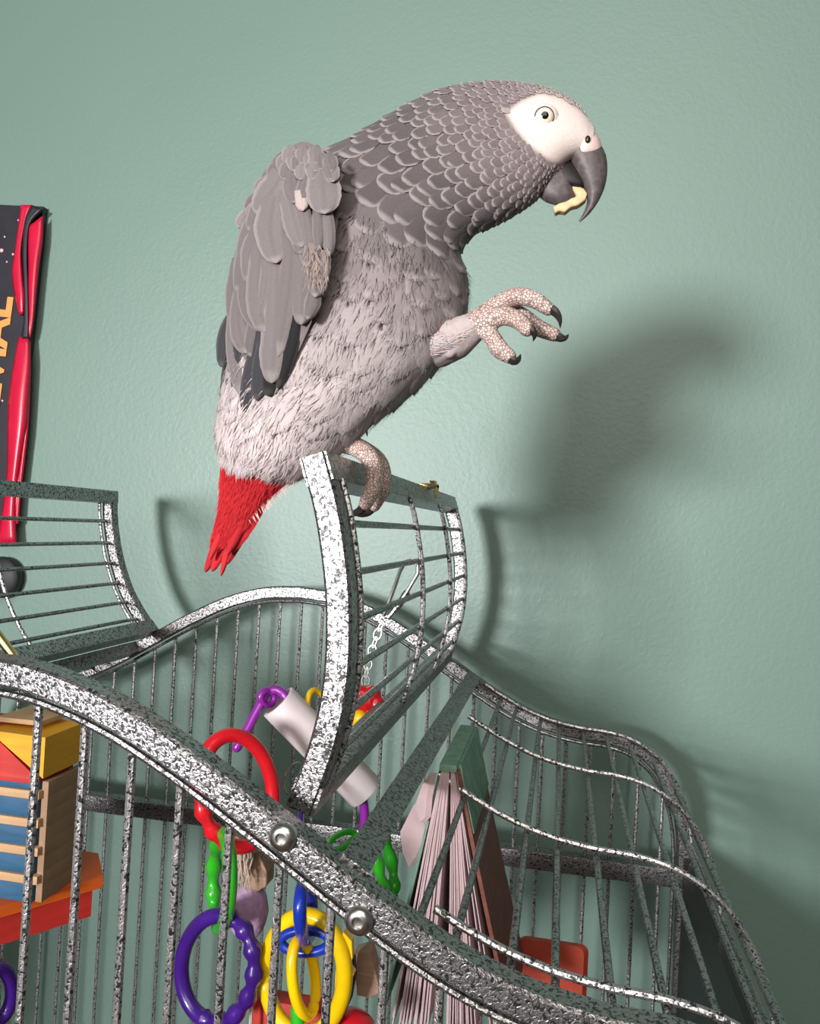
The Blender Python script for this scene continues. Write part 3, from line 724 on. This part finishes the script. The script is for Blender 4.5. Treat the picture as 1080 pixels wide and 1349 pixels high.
cere = lobe([((764, 158), (756, 190), .0115), ((778, 168), (757, 200), .0116), ((788, 180), (758, 208), .0112), ((792, 190), (764, 209), .0095), ((793, 197), (772, 207), .0070)]).build('cere', M['cere'], bird)
dd = (CAM - at(774, 184, YB)).normalized(); nc_ = at(774, 184, YB) + dd * .0108
MB().ball(nc_, .0021, 14, 10, (.8, .8, 1.15)).build('nostril', M['claw'], cere)

# --- legs and feet
def remeshed(name, mb, mat, parent, vox=.0009, it=4):
    me = bpy.data.meshes.new(name); me.from_pydata([tuple(v) for v in mb.v], [], mb.f); o = bpy.data.objects.new('tmp', me); col.objects.link(o)
    bm = bmesh.new(); bm.from_mesh(me); bmesh.ops.recalc_face_normals(bm, faces=bm.faces); bm.to_mesh(me); bm.free()
    r = o.modifiers.new('r', 'REMESH'); r.mode = 'VOXEL'; r.voxel_size = vox
    s_ = o.modifiers.new('s', 'SMOOTH'); s_.iterations = it; s_.factor = .5
    dg = bpy.context.evaluated_depsgraph_get(); nm = bpy.data.meshes.new_from_object(o.evaluated_get(dg))
    bpy.data.objects.remove(o); nm.name = name; nm.materials.clear(); nm.materials.append(mat); nm.polygons.foreach_set('use_smooth', [True] * len(nm.polygons))
    q = bpy.data.objects.new(name, nm); col.objects.link(q); child(q, parent); return q
def claw(parent, pts, r0):
    P = spline([tuple(p) for p in pts], 10); MB().tube(P, [r0 * (1 - (i / 9.0) ** 1.6) + .0001 for i in range(10)], 8).build('claw', M['claw'], parent)
def pts3(L): return [at(x, y, d) for x, y, d in L]
mb = MB()
YL = .462
mb.capsule(pts3([(560, 450, YL + .012), (596, 448, YL + .004), (622, 432, YL), (640, 418, YL - .002)]), [.0150, .0120, .0088, .0078], 14)
T1 = [(636, 420, YL), (654, 404, YL), (678, 391, YL - .001), (702, 394, YL - .002), (722, 407, YL - .002)]
T2 = [(640, 424, YL - .004), (662, 416, YL - .007), (682, 422, YL - .010), (694, 434, YL - .012)]
T3 = [(650, 412, YL + .006), (682, 414, YL + .010), (705, 430, YL + .012), (730, 441, YL + .012)]
T4 = [(634, 430, YL - .002), (648, 444, YL - .004), (657, 459, YL - .006), (670, 469, YL - .007)]
for T, r in ((T1, (.0068, .0062, .0054, .0050, .0040)), (T2, (.0064, .0056, .0050, .0042)), (T3, (.006, .0054, .0052, .0042)), (T4, (.006, .0050, .0054, .0044))):
    P = spline([tuple(p) for p in pts3(T)], 12); R = [q[0] for q in spline([(x,) for x in r], 12)]; mb.capsule(P, R, 12)
foot = remeshed('foot', mb, M['scaly'], bird, .0008, 5); foot['label'] = 'lifted foot with four curled toes'
claw(foot, pts3([(720, 405, YL - .002), (731, 411, YL - .003), (737, 421, YL - .003), (738, 433, YL - .003)]), .0030)
claw(foot, pts3([(692, 431, YL - .012), (700, 435, YL - .013), (704, 442, YL - .013), (702, 450, YL - .012)]), .0030)
claw(foot, pts3([(728, 440, YL + .012), (738, 445, YL + .011), (745, 445, YL + .010), (749, 440, YL + .010)]), .0030)
claw(foot, pts3([(668, 468, YL - .007), (677, 475, YL - .008), (683, 473, YL - .008), (686, 466, YL - .008)]), .0032)
# pale feathered thigh of the lifted leg
tm_ = MB().capsule(pts3([(548, 452, YL + .010), (580, 451, YL + .004), (604, 444, YL + .001), (616, 436, YL)]), [.0165, .0148, .0122, .0100], 16)
for q_ in range(26): tm_.ball(at(ru(560, 606), ru(432, 466), YL - .006 + ru(0, .006)), ru(.003, .005), 8, 6)
th_ = remeshed('thigh', tm_, M['thigh'], bird, .0012, 6)
V = []; Fc = []; Cc = []
for _ in range(1500):
    u = ru(.0, .95); px = 566 + 52 * u; e_ = ru(-1, 1); py = 450 - 19 * u * u + e_ * (27 - 11 * u); yy = YL - .0135 + .005 * u + .012 * e_ * e_
    p = at(px, py, yy); q_ = at(px + ru(6, 16), py - 4 * u + ru(-4, 4) - 4 * e_, yy + .001); d = q_ - p; L = d.length
    barb(p, d / L, (CAM - p).normalized(), L, .0006, tuple(min(1, x * ru(.85, 1.1)) for x in srgb(190, 177, 175)))
mesh_obj('down', V, Fc, M['feather'], foot, True, {'Col': ('FLOAT_COLOR', Cc), 'rim': ('FLOAT', [0.0] * len(V)), 'rimk': ('FLOAT', [0.0] * len(V))}, kind='stuff')
# standing foot gripping the top rail (rail: x -.142 .. -.126, top z .0385, along Y)
mb = MB()
def wr(L): return [W(*p) for p in L]
mb.capsule(wr([(-.150, .470, .085), (-.142, .478, .062), (-.136, .482, .052)]), [.014, .0085, .0075], 12)
for y0, y1 in ((.482, .497), (.478, .474)):
    P = spline(wr([(-.137, y0, .050), (-.127, (y0 + y1) / 2, .0475), (-.1165, y1, .040), (-.1125, y1, .026), (-.1175, y1 - .001, .0125)]), 16)
    mb.capsule(P, [.0062, .0064, .0064, .0062, .0062, .0060, .0060, .0060, .0060, .0058, .0056, .0054, .0052, .005, .0048, .0044], 12)
    P = spline(wr([(-.139, y0, .050), (-.148, (y0 + y1) / 2 + .004, .044), (-.1525, y1 + .004, .032), (-.150, y1 + .004, .020)]), 12)
    mb.capsule(P, .0054, 12)
foot2 = remeshed('foot', mb, M['scaly'], bird, .0008, 5); foot2['label'] = 'foot gripping the top rail of the flap'
for y in (.496, .473):
    claw(foot2, wr([(-.1175, y, .013), (-.121, y, .008), (-.127, y, .006), (-.133, y, .008)]), .0030)
    claw(foot2, wr([(-.150, y + .005, .020), (-.147, y + .005, .014), (-.143, y + .005, .011), (-.138, y + .005, .012)]), .0030)

# nut shell held in the beak
mb = MB()
NP = [(728, 272), (742, 264), (760, 258), (752, 246), (750, 240), (757, 243), (768, 247), (774, 254), (771, 263), (761, 270), (752, 272), (744, 279), (736, 277), (731, 281)]
a = [at(x, y, YB - .0045) for x, y in NP]; mb.prism(a, (0.0, .007, 0.0))
nut = remeshed('nut_shell', mb, M['nut'], bird, .0008, 3); nut.parent = None; nut.matrix_parent_inverse = Matrix()
tag(nut, 'broken pale nut shell piece held in the parrot\'s beak', 'nut shell')

# ------------------------------------------------------------------ toys inside the cage
def px2m(Y): return Y / F * 1.02
def ring(px, py, Y, rx, ry, th, rot=0.0, depth=0.0, wavy=None, n=64, gap=None, sides=12):
    """plastic link: ellipse in photo pixels round (px, py), turned by rot, its +x side set back by depth metres; wavy = (from, to) angle range with beads"""
    P = []; R = []
    k0 = n if gap is None else n
    for k in range(n):
        t = 2 * math.pi * k / n
        if gap and gap[0] < t < gap[1]: continue
        x, y = rx * math.cos(t), ry * math.sin(t); X = x * math.cos(rot) - y * math.sin(rot); Z = x * math.sin(rot) + y * math.cos(rot)
        P.append((t, at(px + X, py + Z, Y + depth * math.cos(t))))
        r = th / 2
        tw = t if not wavy or wavy[0] >= 0 or t < PI else t - 2 * PI
        if wavy and wavy[0] <= tw <= wavy[1]: r *= 1.0 + .24 * math.cos((tw - wavy[0]) / (wavy[1] - wavy[0]) * 2 * math.pi * wavy[2])
        R.append(r * px2m(Y))
    if gap:                                           # start after the gap
        i0 = next((i for i, (t, p) in enumerate(P) if t >= gap[1]), 0); P = P[i0:] + P[:i0]; R = R[i0:] + R[:i0]
        return MB().capsule([p for t, p in P], R, sides)
    return MB().tube([p for t, p in P], R, sides, closed=True)
PI = math.pi
# snap hook and chain on the flap
Yq = .62
P = [(541, 738), (534, 740), (527, 752), (518, 778), (508, 805), (505, 812), (511, 814), (518, 806), (536, 780), (550, 756), (550, 743)]
hk = thing('snap_hook', 'thin steel snap hook hung over a bar of the upright flap', 'snap hook', at(508, 812, Yq))
MB().tube([at(x, y, Yq - .004 + (.010 if i in (0, 1, 2, 9, 10) else .004)) for i, (x, y) in enumerate(spline(P, 11))], .0016, 8, closed=True).build('loop', M['steel'], hk)
MB().capsule([at(535, 782, Yq + .002), at(524, 799, Yq + .001)], .0030, 10).build('screw_sleeve', M['steel'], hk)
ch = thing('steel_chain', 'short bright steel chain hanging from the snap hook', 'chain', at(482, 905, Yq))
cp_ = spline([(508, 812), (500, 828), (493, 848), (487, 866), (483, 884), (481, 904), (482, 922)], 12)
for i in range(11):
    (x0, y0), (x1, y1) = cp_[i], cp_[i + 1]; cx, cy = (x0 + x1) / 2, (y0 + y1) / 2; L = math.hypot(x1 - x0, y1 - y0); rot = math.atan2(y1 - y0, x1 - x0)
    ring(cx, cy, Yq + .002, L * .68, 5 if i % 2 == 0 else 2, 2.2, rot, .0 if i % 2 == 0 else .0, n=20, sides=6).build('chain_link', M['steel'], ch)
# cluster of red and yellow beads
bd = thing('flower_bead', 'red lobed plastic bead on the chain above a yellow one', 'bead', at(487, 930, Yq))
m = MB()
for k in range(5):
    a = 2 * PI * k / 5 + .3; m.ball(at(484 + 13 * math.cos(a), 924 + 13 * math.sin(a), Yq - .003), .0066, 12, 8)
m.ball(at(484, 924, Yq - .003), .0085, 12, 8)
mm = remeshed('petals', m, M['red'], bd, .0010, 3)
bd2 = thing('flower_bead', 'yellow lobed plastic bead below the red bead on the chain', 'bead', at(480, 960, Yq))
m = MB()
for k in range(5):
    a = 2 * PI * k / 5 + .9; m.ball(at(474 + 12 * math.cos(a), 953 + 7 * math.sin(a), Yq - .003 + .008 * math.sin(a)), .0066, 12, 8)
m.ball(at(474, 953, Yq), .008, 12, 8); remeshed('petals', m, M['yellow'], bd2, .0010, 3)
# milky tube with violet link through it
Yt = .60
A, B = at(366, 924, Yt), at(481, 1043, Yt + .03); ax = (B - A).normalized(); u_ = ax.orthogonal().normalized(); v_ = ax.cross(u_)
tb = thing('plastic_tube', 'milky white plastic tube threaded on a violet link', 'tube', (A + B) / 2)
rt = .0152
def circ(c, r, n=32): return [c + u_ * r * math.cos(2 * PI * k / n) + v_ * r * math.sin(2 * PI * k / n) for k in range(n)]
MB().loft([circ(A + ax * .004, rt * .80), circ(A, rt * .82), circ(A, rt * .97), circ(A + ax * .0008, rt), circ(B - ax * .0008, rt), circ(B, rt * .97), circ(B, rt * .82), circ(B - ax * .004, rt * .80)], cap=False).build('wall', M['white'], tb)
MB().loft([circ(A + ax * .004, rt * .80), circ(B - ax * .004, rt * .80)], cap=False).build('inner_wall', M['white'], tb)
vl = MB().capsule(spline([tuple(at(*p)) for p in ((312, 985, Yt - .02), (328, 957, Yt - .014), (344, 926, Yt - .008), (352, 912, Yt - .002), (368, 910, Yt), (385, 930, Yt), (440, 1000, Yt + .015), (474, 1045, Yt + .028), (480, 1072, Yt + .03), (478, 1094, Yt + .03))], 40), .0036, 10)
tag(vl.build('violet_link', M['violet']), 'long violet plastic link running through the milky white tube', 'toy link')
rr = ring(352, 919, Yt - .004, 9, 9, 10, 0, .006, n=24).build('link_eye', M['violet']); child(rr, bpy.data.objects['violet_link'])
yl = ring(418, 935, Yt + .02, 12, 26, 8, -.2, .01).build('toy_link', M['yellow']); tag(yl, 'small yellow plastic link tucked between white tube and flap post', 'toy link')
st = ring(388, 1026, .56, 13, 22, 2.4, .35, .01, n=36, sides=6).build('steel_ring', M['steel']); tag(st, 'thin steel wire ring below the end of the white tube', 'ring')
# red, green and purple links in a chain
Yc = .53
tag(ring(311, 1042, Yc, 48, 74, 20, -.12, .02, wavy=(2.0, 4.1, 5)).build('toy_link', M['red']), 'red plastic link hanging from the violet link', 'toy link')
tag(ring(292, 1160, Yc - .01, 11, 62, 19, .02, -.03, wavy=(1.7, 4.6, 5)).build('toy_link', M['green']), 'bright green beaded plastic link between red and purple links', 'toy link')
tag(ring(287, 1276, Yc - .02, 48, 70, 21, .05, -.01, wavy=(-1.3, 1.9, 7)).build('toy_link', M['purple']), 'dark purple plastic ring with wavy side at the chain end', 'toy link')
tag(ring(506, 1135, .60, 9, 48, 15, -.2, .02, wavy=(0, 6.28, 8)).build('toy_link', M['green']), 'green beaded plastic link seen between the two roof rails', 'toy link')
tag(ring(449, 1108, .58, 20, 9, 9, -.5, .02).build('toy_link', M['green']), 'small green plastic link under the flap hinge rail', 'toy link')
# blue hanger, yellow rings
Yy = .50
tag(ring(403, 1200, Yy - .004, 8, 38, 17, .0, .028).build('toy_link', M['blue']), 'upright blue plastic link hooked into the flat blue ring', 'toy link')
tag(ring(402, 1240, Yy, 32, 15, 13, .0, .0).build('ring', M['blue']), 'flat blue plastic ring inside the big yellow ring', 'ring')
tag(ring(402, 1284, Yy + .006, 52, 78, 22, .0, -.004, gap=(3.02, 3.14)).build('ring', M['yellow']), 'big split yellow plastic ring hanging round the blue ring', 'ring')
tag(ring(400, 1288, Yy - .008, 15, 50, 15, -.10, .012, gap=(.66, .80)).build('toy_link', M['yellow']), 'slim yellow plastic link looped through the flat blue ring', 'toy link')
tag(MB().capsule([at(392, 1330, Yy - .012), at(393, 1352, Yy - .012)], .0046, 12).build('peg', M['green']), 'green rounded plastic peg at the foot of the slim yellow link', 'peg')
m = MB(); pl = [(452, 1228), (463, 1240), (464, 1262), (460, 1275), (466, 1284), (458, 1300), (454, 1322), (444, 1334), (440, 1338), (442, 1280)]
m.prism([at(x, y, Yy + .002) for x, y in pl], (0, .006, 0)); tag(m.build('chewed_tag', M['yellow'], smooth=False), 'flat yellow plastic tag with a chewed ragged edge', 'toy tag')
m = MB(); pl = [(452, 1250), (466, 1262), (468, 1286), (462, 1318), (448, 1349), (436, 1349), (446, 1300)]
m.prism([at(x, y, Yy + .010) for x, y in pl], (0, .005, 0)); tag(m.build('backing_tag', M['rubber'], smooth=False), 'black rubber tag behind the chewed yellow tag', 'toy tag')
tag(MB().ball(at(460, 1352, Yy + .02), .0135, 16, 10, (1.3, 1, .8)).build('lump', M['red']), 'red plastic lump below the chewed yellow tag', 'toy piece')
tag(MB().box(at(372, 1345, Yy + .05) - Vector((.02, .008, .05)), at(430, 1345, Yy + .05) + Vector((.01, .008, .012)), .004).build('block', M['w_red']), 'dark red wooden block behind the big yellow ring', 'block')
# lilac pumice, palm wood and rope strands
m = MB().ball(at(327, 1200, .56), .0185, 18, 12, (.78, .8, 1.12), .10); m = remeshed('pumice', m, M['lilac'], bird, .0015, 4); m.parent = None; m.matrix_parent_inverse = Matrix()
tag(m, 'lilac pumice lump behind the purple ring', 'pumice')
def chunk(name, pl, Y, dep, mat, label, cat):
    m = MB(); m.prism([at(x, y, Y) for x, y in pl], (0, dep, 0)); q = remeshed(name, m, mat, bird, .0010, 2); q.parent = None; q.matrix_parent_inverse = Matrix(); return tag(q, label, cat)
chunk('palm_wood', [(318, 1128), (340, 1122), (352, 1150), (351, 1168), (338, 1176), (322, 1170)], .555, .016, M['tan'], 'tan chewed palm wood chunk above the lilac lump', 'wood chunk')
chunk('palm_wood', [(465, 1258), (486, 1250), (496, 1285), (502, 1308), (488, 1316), (470, 1312)], .53, .014, M['tan'], 'tan chewed palm wood chunk beside the yellow tag', 'wood chunk')
chunk('palm_wood', [(404, 1010), (424, 1012), (430, 1040), (418, 1060), (404, 1050)], .66, .014, M['tan'], 'tan palm wood chunk behind the white tube', 'wood chunk')
fb = thing('rope_tassel', 'pale frayed rope tassel beside the green link', 'tassel', at(318, 1160, .545))
m = MB()
for k in range(70):
    x = ru(308, 330); m.tube([at(x, 1096 + ru(-6, 8), .545 + ru(-.004, .006)), at(x + ru(-8, 4), 1130, .545 + ru(-.006, .006)), at(x + ru(-12, 6), ru(1140, 1178), .545 + ru(-.006, .006))], [.0007, .0006, .0002], 4)
o = m.build('strands', M['fibre'], fb, kind='stuff')
tag(MB().tube(spline([tuple(at(*p)) for p in ((402, 1010, .58), (396, 1080, .54), (400, 1130, .51), (403, 1170, .50))], 16), .0022, 8).build('cord', M['purple']), 'dark purple cord dropping from the tube to the blue link', 'cord')
tag(MB().tube([at(333, 1276, .53), at(330, 1349, .53), at(328, 1420, .53)], .0012, 6).build('string', M['fibre']), 'thin pale string beside the purple ring', 'string')
# chewed book, hung spine up
bk = thing('book', 'chewed old book hung spine up with its pages fanned down', 'book', W(-.075, .64, -.36))
SX, SZ, SY0, SY1 = -.0720, -.1715, .580, .700
def sheet(name, ang, curl, L, th, mat, y0, y1, x0=0.0, z0=0.0, segs=7):
    m = MB(); a = math.radians(ang); x, z = SX + x0, SZ + z0; rows = [(x, z, a)]
    for i in range(segs):
        a2 = a + math.radians(curl) * (i + 1) / segs; x += math.sin(a2) * L / segs; z -= math.cos(a2) * L / segs; rows.append((x, z, a2))
    V = []
    for x, z, a2 in rows:
        nx, nz = math.cos(a2) * th / 2, math.sin(a2) * th / 2
        V += [W(x - nx, y0, z - nz), W(x + nx, y0, z + nz), W(x + nx, y1, z + nz), W(x - nx, y1, z - nz)]
    m.loft([V[i * 4:i * 4 + 4] for i in range(len(rows))]); return m.build(name, mat, bk, smooth=False)
for k in range(22):
    f = k / 21; sheet('page', -9.5 + 8.5 * f + ru(-.5, .5), 3 - 5 * f + ru(-1, 1), ru(.186, .19), .0009, M['page'], SY0 + ru(0, .003), SY1, -.0045 + .005 * f, -.001)
for k in range(15):
    f = k / 14; sheet('page', 3.0 + 5.0 * f + ru(-.4, .4), -2 + ru(-1, 1), ru(.186, .19), .0009, M['page'], SY0 + ru(0, .003), SY1, .002 + .003 * f, -.001)
for k in range(2): sheet('page', 10.5 + k * 1.4, 1, .188, .0008, M['page'], SY0, SY1, .005, -.001)
sheet('front_cover', -11, 1, .192, .0020, M['cover_green'], SY0 + .012, SY1 + .002, -.006)
sheet('back_cover', 14, 2, .192, .0028, M['cover_brown'], SY0 + .004, SY1 + .002, .0065, -.002)
MB().box(W(SX - .0065, SY0 - .002, SZ - .003), W(SX + .0065, SY1 + .002, SZ + .0025), .002).build('spine', M['cover_green'], bk)
sheet('spine_wrap', 13, 2, .050, .0034, M['cover_green'], SY0 + .006, SY1 + .003, .0068, .001)
m = MB(); pl = [(527, 1096), (545, 1060), (556, 1072), (560, 1100), (548, 1128), (538, 1142), (530, 1122)]
m.prism([at(x, y, .60) for x, y in pl], (.004, .002, 0)); m.build('torn_page', M['page'], bk, smooth=False)
m = MB(); pl = [(546, 1062), (556, 1034), (568, 1018), (562, 1050), (560, 1076), (553, 1084), (551, 1070)]
m.prism([at(x, y, .585) for x, y in pl], (.004, .002, 0)); m.build('torn_page', M['page'], bk, smooth=False)
MB().tube([W(SX, SY0 + .05, SZ), W(SX - .002, SY0 + .06, zprof(SX) + .002)], .0012, 6).build('hanging_string', M['fibre'], bk)
# terracotta dish board
m = MB(); c0 = at(722, 1266, .72); hw_, hh_ = .030, .045
pl = []
for cx, cz, a0 in ((hw_ - .007, hh_ - .007, 0), (-hw_ + .007, hh_ - .007, 90), (-hw_ + .007, -hh_ + .007, 180), (hw_ - .007, -hh_ + .007, 270)):
    for k in range(6): a = math.radians(a0 + 18 * k); pl.append(c0 + Vector((cx + .007 * math.cos(a), 0, cz + .007 * math.sin(a) - .029)))
m.prism(pl, (0.004, .006, 0)); tag(m.build('feeder_plate', M['terracotta']), 'terracotta coloured plate with rounded corners beside the book', 'plate')
# wooden block toy on a painted corner shelf
KX, KY, KZ = -.384, .562, -.3045
tv = thing('wooden_block_toy', 'stacked wooden block toy with blue layers and a yellow top on the shelf', 'toy', W(KX - .05, KY + .02, KZ))
def bx(name, x0, x1, y0, y1, z0, z1, mat, bev=.0015): return MB().box(W(x0, y0, z0), W(x1, y1, z1), bev).build(name, M[mat], tv)
ztop = at(45, 1030, KY).z - CAMZ
hL = (ztop - KZ) / 4.3
for k in range(5):
    z = KZ + k * hL
    bx('block', KX - .11, KX - .002, KY, KY + .042, z, min(ztop, z + hL * .70), 'w_blue')
    if k < 4: bx('slat', KX - .115, KX + .003 - .001 * k, KY - .002, KY + .044, z + hL * .70, z + hL, 'w_nat', .001)
for k in range(8):                                         # notched natural end board
    z = KZ + (ztop - KZ) * k / 8; bx('end_board', KX - .001, KX + .0045, KY + .003, KY + .047 + (.003 if k % 2 else 0), z, z + (ztop - KZ) / 8 + .0002, 'w_nat2', .0006)
zr = at(45, 1022, KY).z - CAMZ
bx('red_block', KX - .115, KX - .002, KY - .003, KY + .045, ztop - .001, zr + .001, 'w_red')
yT = at(45, 968, KY).z - CAMZ
pl = [W(KX + .004, KY - .004, zr), W(KX + .004, KY - .004, yT), W(KX - .046, KY - .004, yT + .001)]
MB().prism(pl, (0, .052, 0)).build('yellow_wedge', M['w_yellow'], tv, smooth=False)
pl = [W(KX - .002, KY - .0035, zr), W(KX - .046, KY - .0035, yT + .0005), W(KX - .11, KY - .0035, yT + .0005), W(KX - .11, KY - .0035, zr)]
MB().prism(pl, (0, .050, 0)).build('red_wedge', M['w_red'], tv, smooth=False)
bx('top_slat', KX - .05, KX - .010, KY + .01, KY + .05, yT + .004, yT + .008, 'w_nat', .001)
sh = thing('corner_shelf', 'orange painted wooden shelf with red edge under the block toy', 'shelf', W(-.40, .52, KZ - .03))
onz = lambda px, py, z: at(px, py, z / (at(px, py, 1.0).z - CAMZ)); q1 = onz(136, 1155, KZ); q0 = onz(0, 1194, KZ); dq = q0 - q1; q00 = q1 + dq * min(2.2, (q1.y - .41) / max(.001, q1.y - q0.y))
zs = KZ + CAMZ
def zz(p, z): return Vector((p.x, p.y, z))
pl = [zz(q1, zs - .009), zz(q00, zs - .009), Vector((-.62, .42, zs - .009)), Vector((-.62, .66, zs - .009)), Vector((q1.x - .03, .66, zs - .009))]
MB().prism(pl, (0, 0, .009)).build('top_board', M['w_orange'], sh, smooth=False)
ctr = Vector((-.5, .55, 0))
pl2 = [zz(p + (Vector((ctr.x, ctr.y, p.z)) - p) * .05, zs - .032) for p in pl]
MB().prism(pl2, (0, 0, .0232)).build('edge_board', M['w_red'], sh, smooth=False)
tag(ring(-4, 1310, .50, 20, 34, 20, .1, .01).build('toy_link', M['purple']), 'purple plastic link hanging under the orange shelf', 'toy link')
bkl = MB().capsule([at(-6, 832, .47), at(16, 862, .47), at(24, 884, .47)], .0030, 12).build('brass_hook', M['brass']); tag(bkl, 'small brass hook standing behind the front arch', 'hook')

# ------------------------------------------------------------------ black pennant with satin ribbon on the wall
YP = 1.028
pn_ = thing('hanging_plaque', 'black printed plaque with orange lettering hanging on the green wall', 'plaque', at(0, 500, YP))
pl = [at(-190, 262, YP), at(57, 272, YP), at(40, 440, YP), at(16, 640, YP), at(6, 708, YP), at(-190, 700, YP)]
MB().prism(pl, (0, .010, 0)).build('card', M['poster'], pn_, smooth=False)
fcu = bpy.data.curves.new('lettering', 'FONT'); fcu.body = 'PREVIAL'; fcu.size = .062; fcu.extrude = .0004; fcu.offset = .0022; fcu.align_x = 'RIGHT'
to = bpy.data.objects.new('tmp', fcu); col.objects.link(to)
dg = bpy.context.evaluated_depsgraph_get(); tm = bpy.data.meshes.new_from_object(to.evaluated_get(dg)); bpy.data.objects.remove(to)
e = at(16, 393, YP - .0012); up_ = (at(16, 393, YP) - at(2, 500, YP)).normalized(); rt_ = Vector((0, -1, 0)).cross(up_) * -1
for v in tm.vertices:                                     # reads upwards, tops of the letters to the left
    v.co = e + up_ * v.co.x + (up_.cross(Vector((0, -1, 0)))) * -v.co.y * (-1 if False else 1) + Vector((0, -1, 0)) * v.co.z
tm.name = 'lettering'; tm.materials.clear(); tm.materials.append(M['orange_ink'])
lo = bpy.data.objects.new('lettering', tm); col.objects.link(lo); child(lo, pn_)
for px, py, r in ((2, 330, .0030), (6, 312, .0015), (17, 335, .0018), (24, 290, .0014), (9, 345, .0014), (3, 528, .0016)):
    MB().ball(at(px, py, YP), r, 8, 6, (1, .4, 1)).build('speckle', M['pink_ink'], pn_)
rb = thing('satin_ribbon', 'crimson satin ribbon looped and tied along the edge of the black plaque', 'ribbon', at(30, 450, YP))
def strip(name, L, Yb, mat):
    """flat ribbon: left and right edge pixels, top to bottom; folds bulge towards the room"""
    P = spline([(a, y, b, y2, dp) for a, y, b, y2, dp in L], 28); V = []; Fq = []
    for a, y, b, y2, dp in P:
        for i in range(7):
            u = i / 6; V.append(at(a + (b - a) * u, y + (y2 - y) * u, Yb - dp * math.sin(PI * u) - .001 * math.sin(3 * PI * u)))
    n = len(V)
    for j in range(27):
        for i in range(6): q = j * 7 + i; Fq.append((q, q + 1, q + 8, q + 7))
    o = mesh_obj(name, V, Fq, M[mat], rb); sm = o.modifiers.new('t', 'SOLIDIFY'); sm.thickness = .0008; return o
strip('tail', [(28, 270, 42, 270, .003), (24, 300, 33, 296, .003), (20, 330, 28, 330, .004), (16, 360, 30, 360, .006), (20, 390, 33, 390, .007), (25, 414, 31, 414, .004)], YP - .004, 'satin')
strip('loop', [(36, 300, 57, 284, .004), (36, 320, 56, 316, .006), (37, 344, 52, 344, .007), (37, 380, 48, 380, .006), (38, 420, 44, 420, .004), (36, 444, 40, 444, .003)], YP - .004, 'satin')
strip('black_loop', [(42, 270, 57, 276, .003), (33, 290, 40, 296, .004), (30, 330, 36, 330, .004), (32, 380, 37, 380, .004), (32, 420, 38, 420, .004), (28, 446, 38, 446, .004)], YP - .006, 'poster')
strip('tail', [(25, 444, 38, 444, .003), (18, 480, 40, 478, .006), (12, 520, 38, 520, .008), (10, 560, 35, 560, .008), (10, 600, 28, 600, .007), (8, 640, 22, 640, .006), (2, 680, 20, 680, .006), (-4, 716, 22, 716, .005)], YP - .006, 'satin')
strip('tail', [(30, 450, 40, 450, .002), (32, 500, 40, 500, .003), (30, 560, 37, 560, .003), (24, 600, 33, 600, .003), (20, 650, 27, 650, .003), (16, 690, 24, 690, .003)], YP - .003, 'satin')
wk = thing('wall_knob', 'round black knob on the wall just below the ribbon ends', 'knob', at(12, 762, YP))
rg = []; c = at(10, 760, 1.04)
for d, r in ((0, .028), (-.010, .030), (-.018, .0292), (-.022, .024), (-.0225, .0005)):
    rg.append([c + Vector((math.cos(2 * PI * k / 32) * r, d, math.sin(2 * PI * k / 32) * r)) for k in range(32)])
MB().loft(rg).build('disc', M['rubber'], wk)
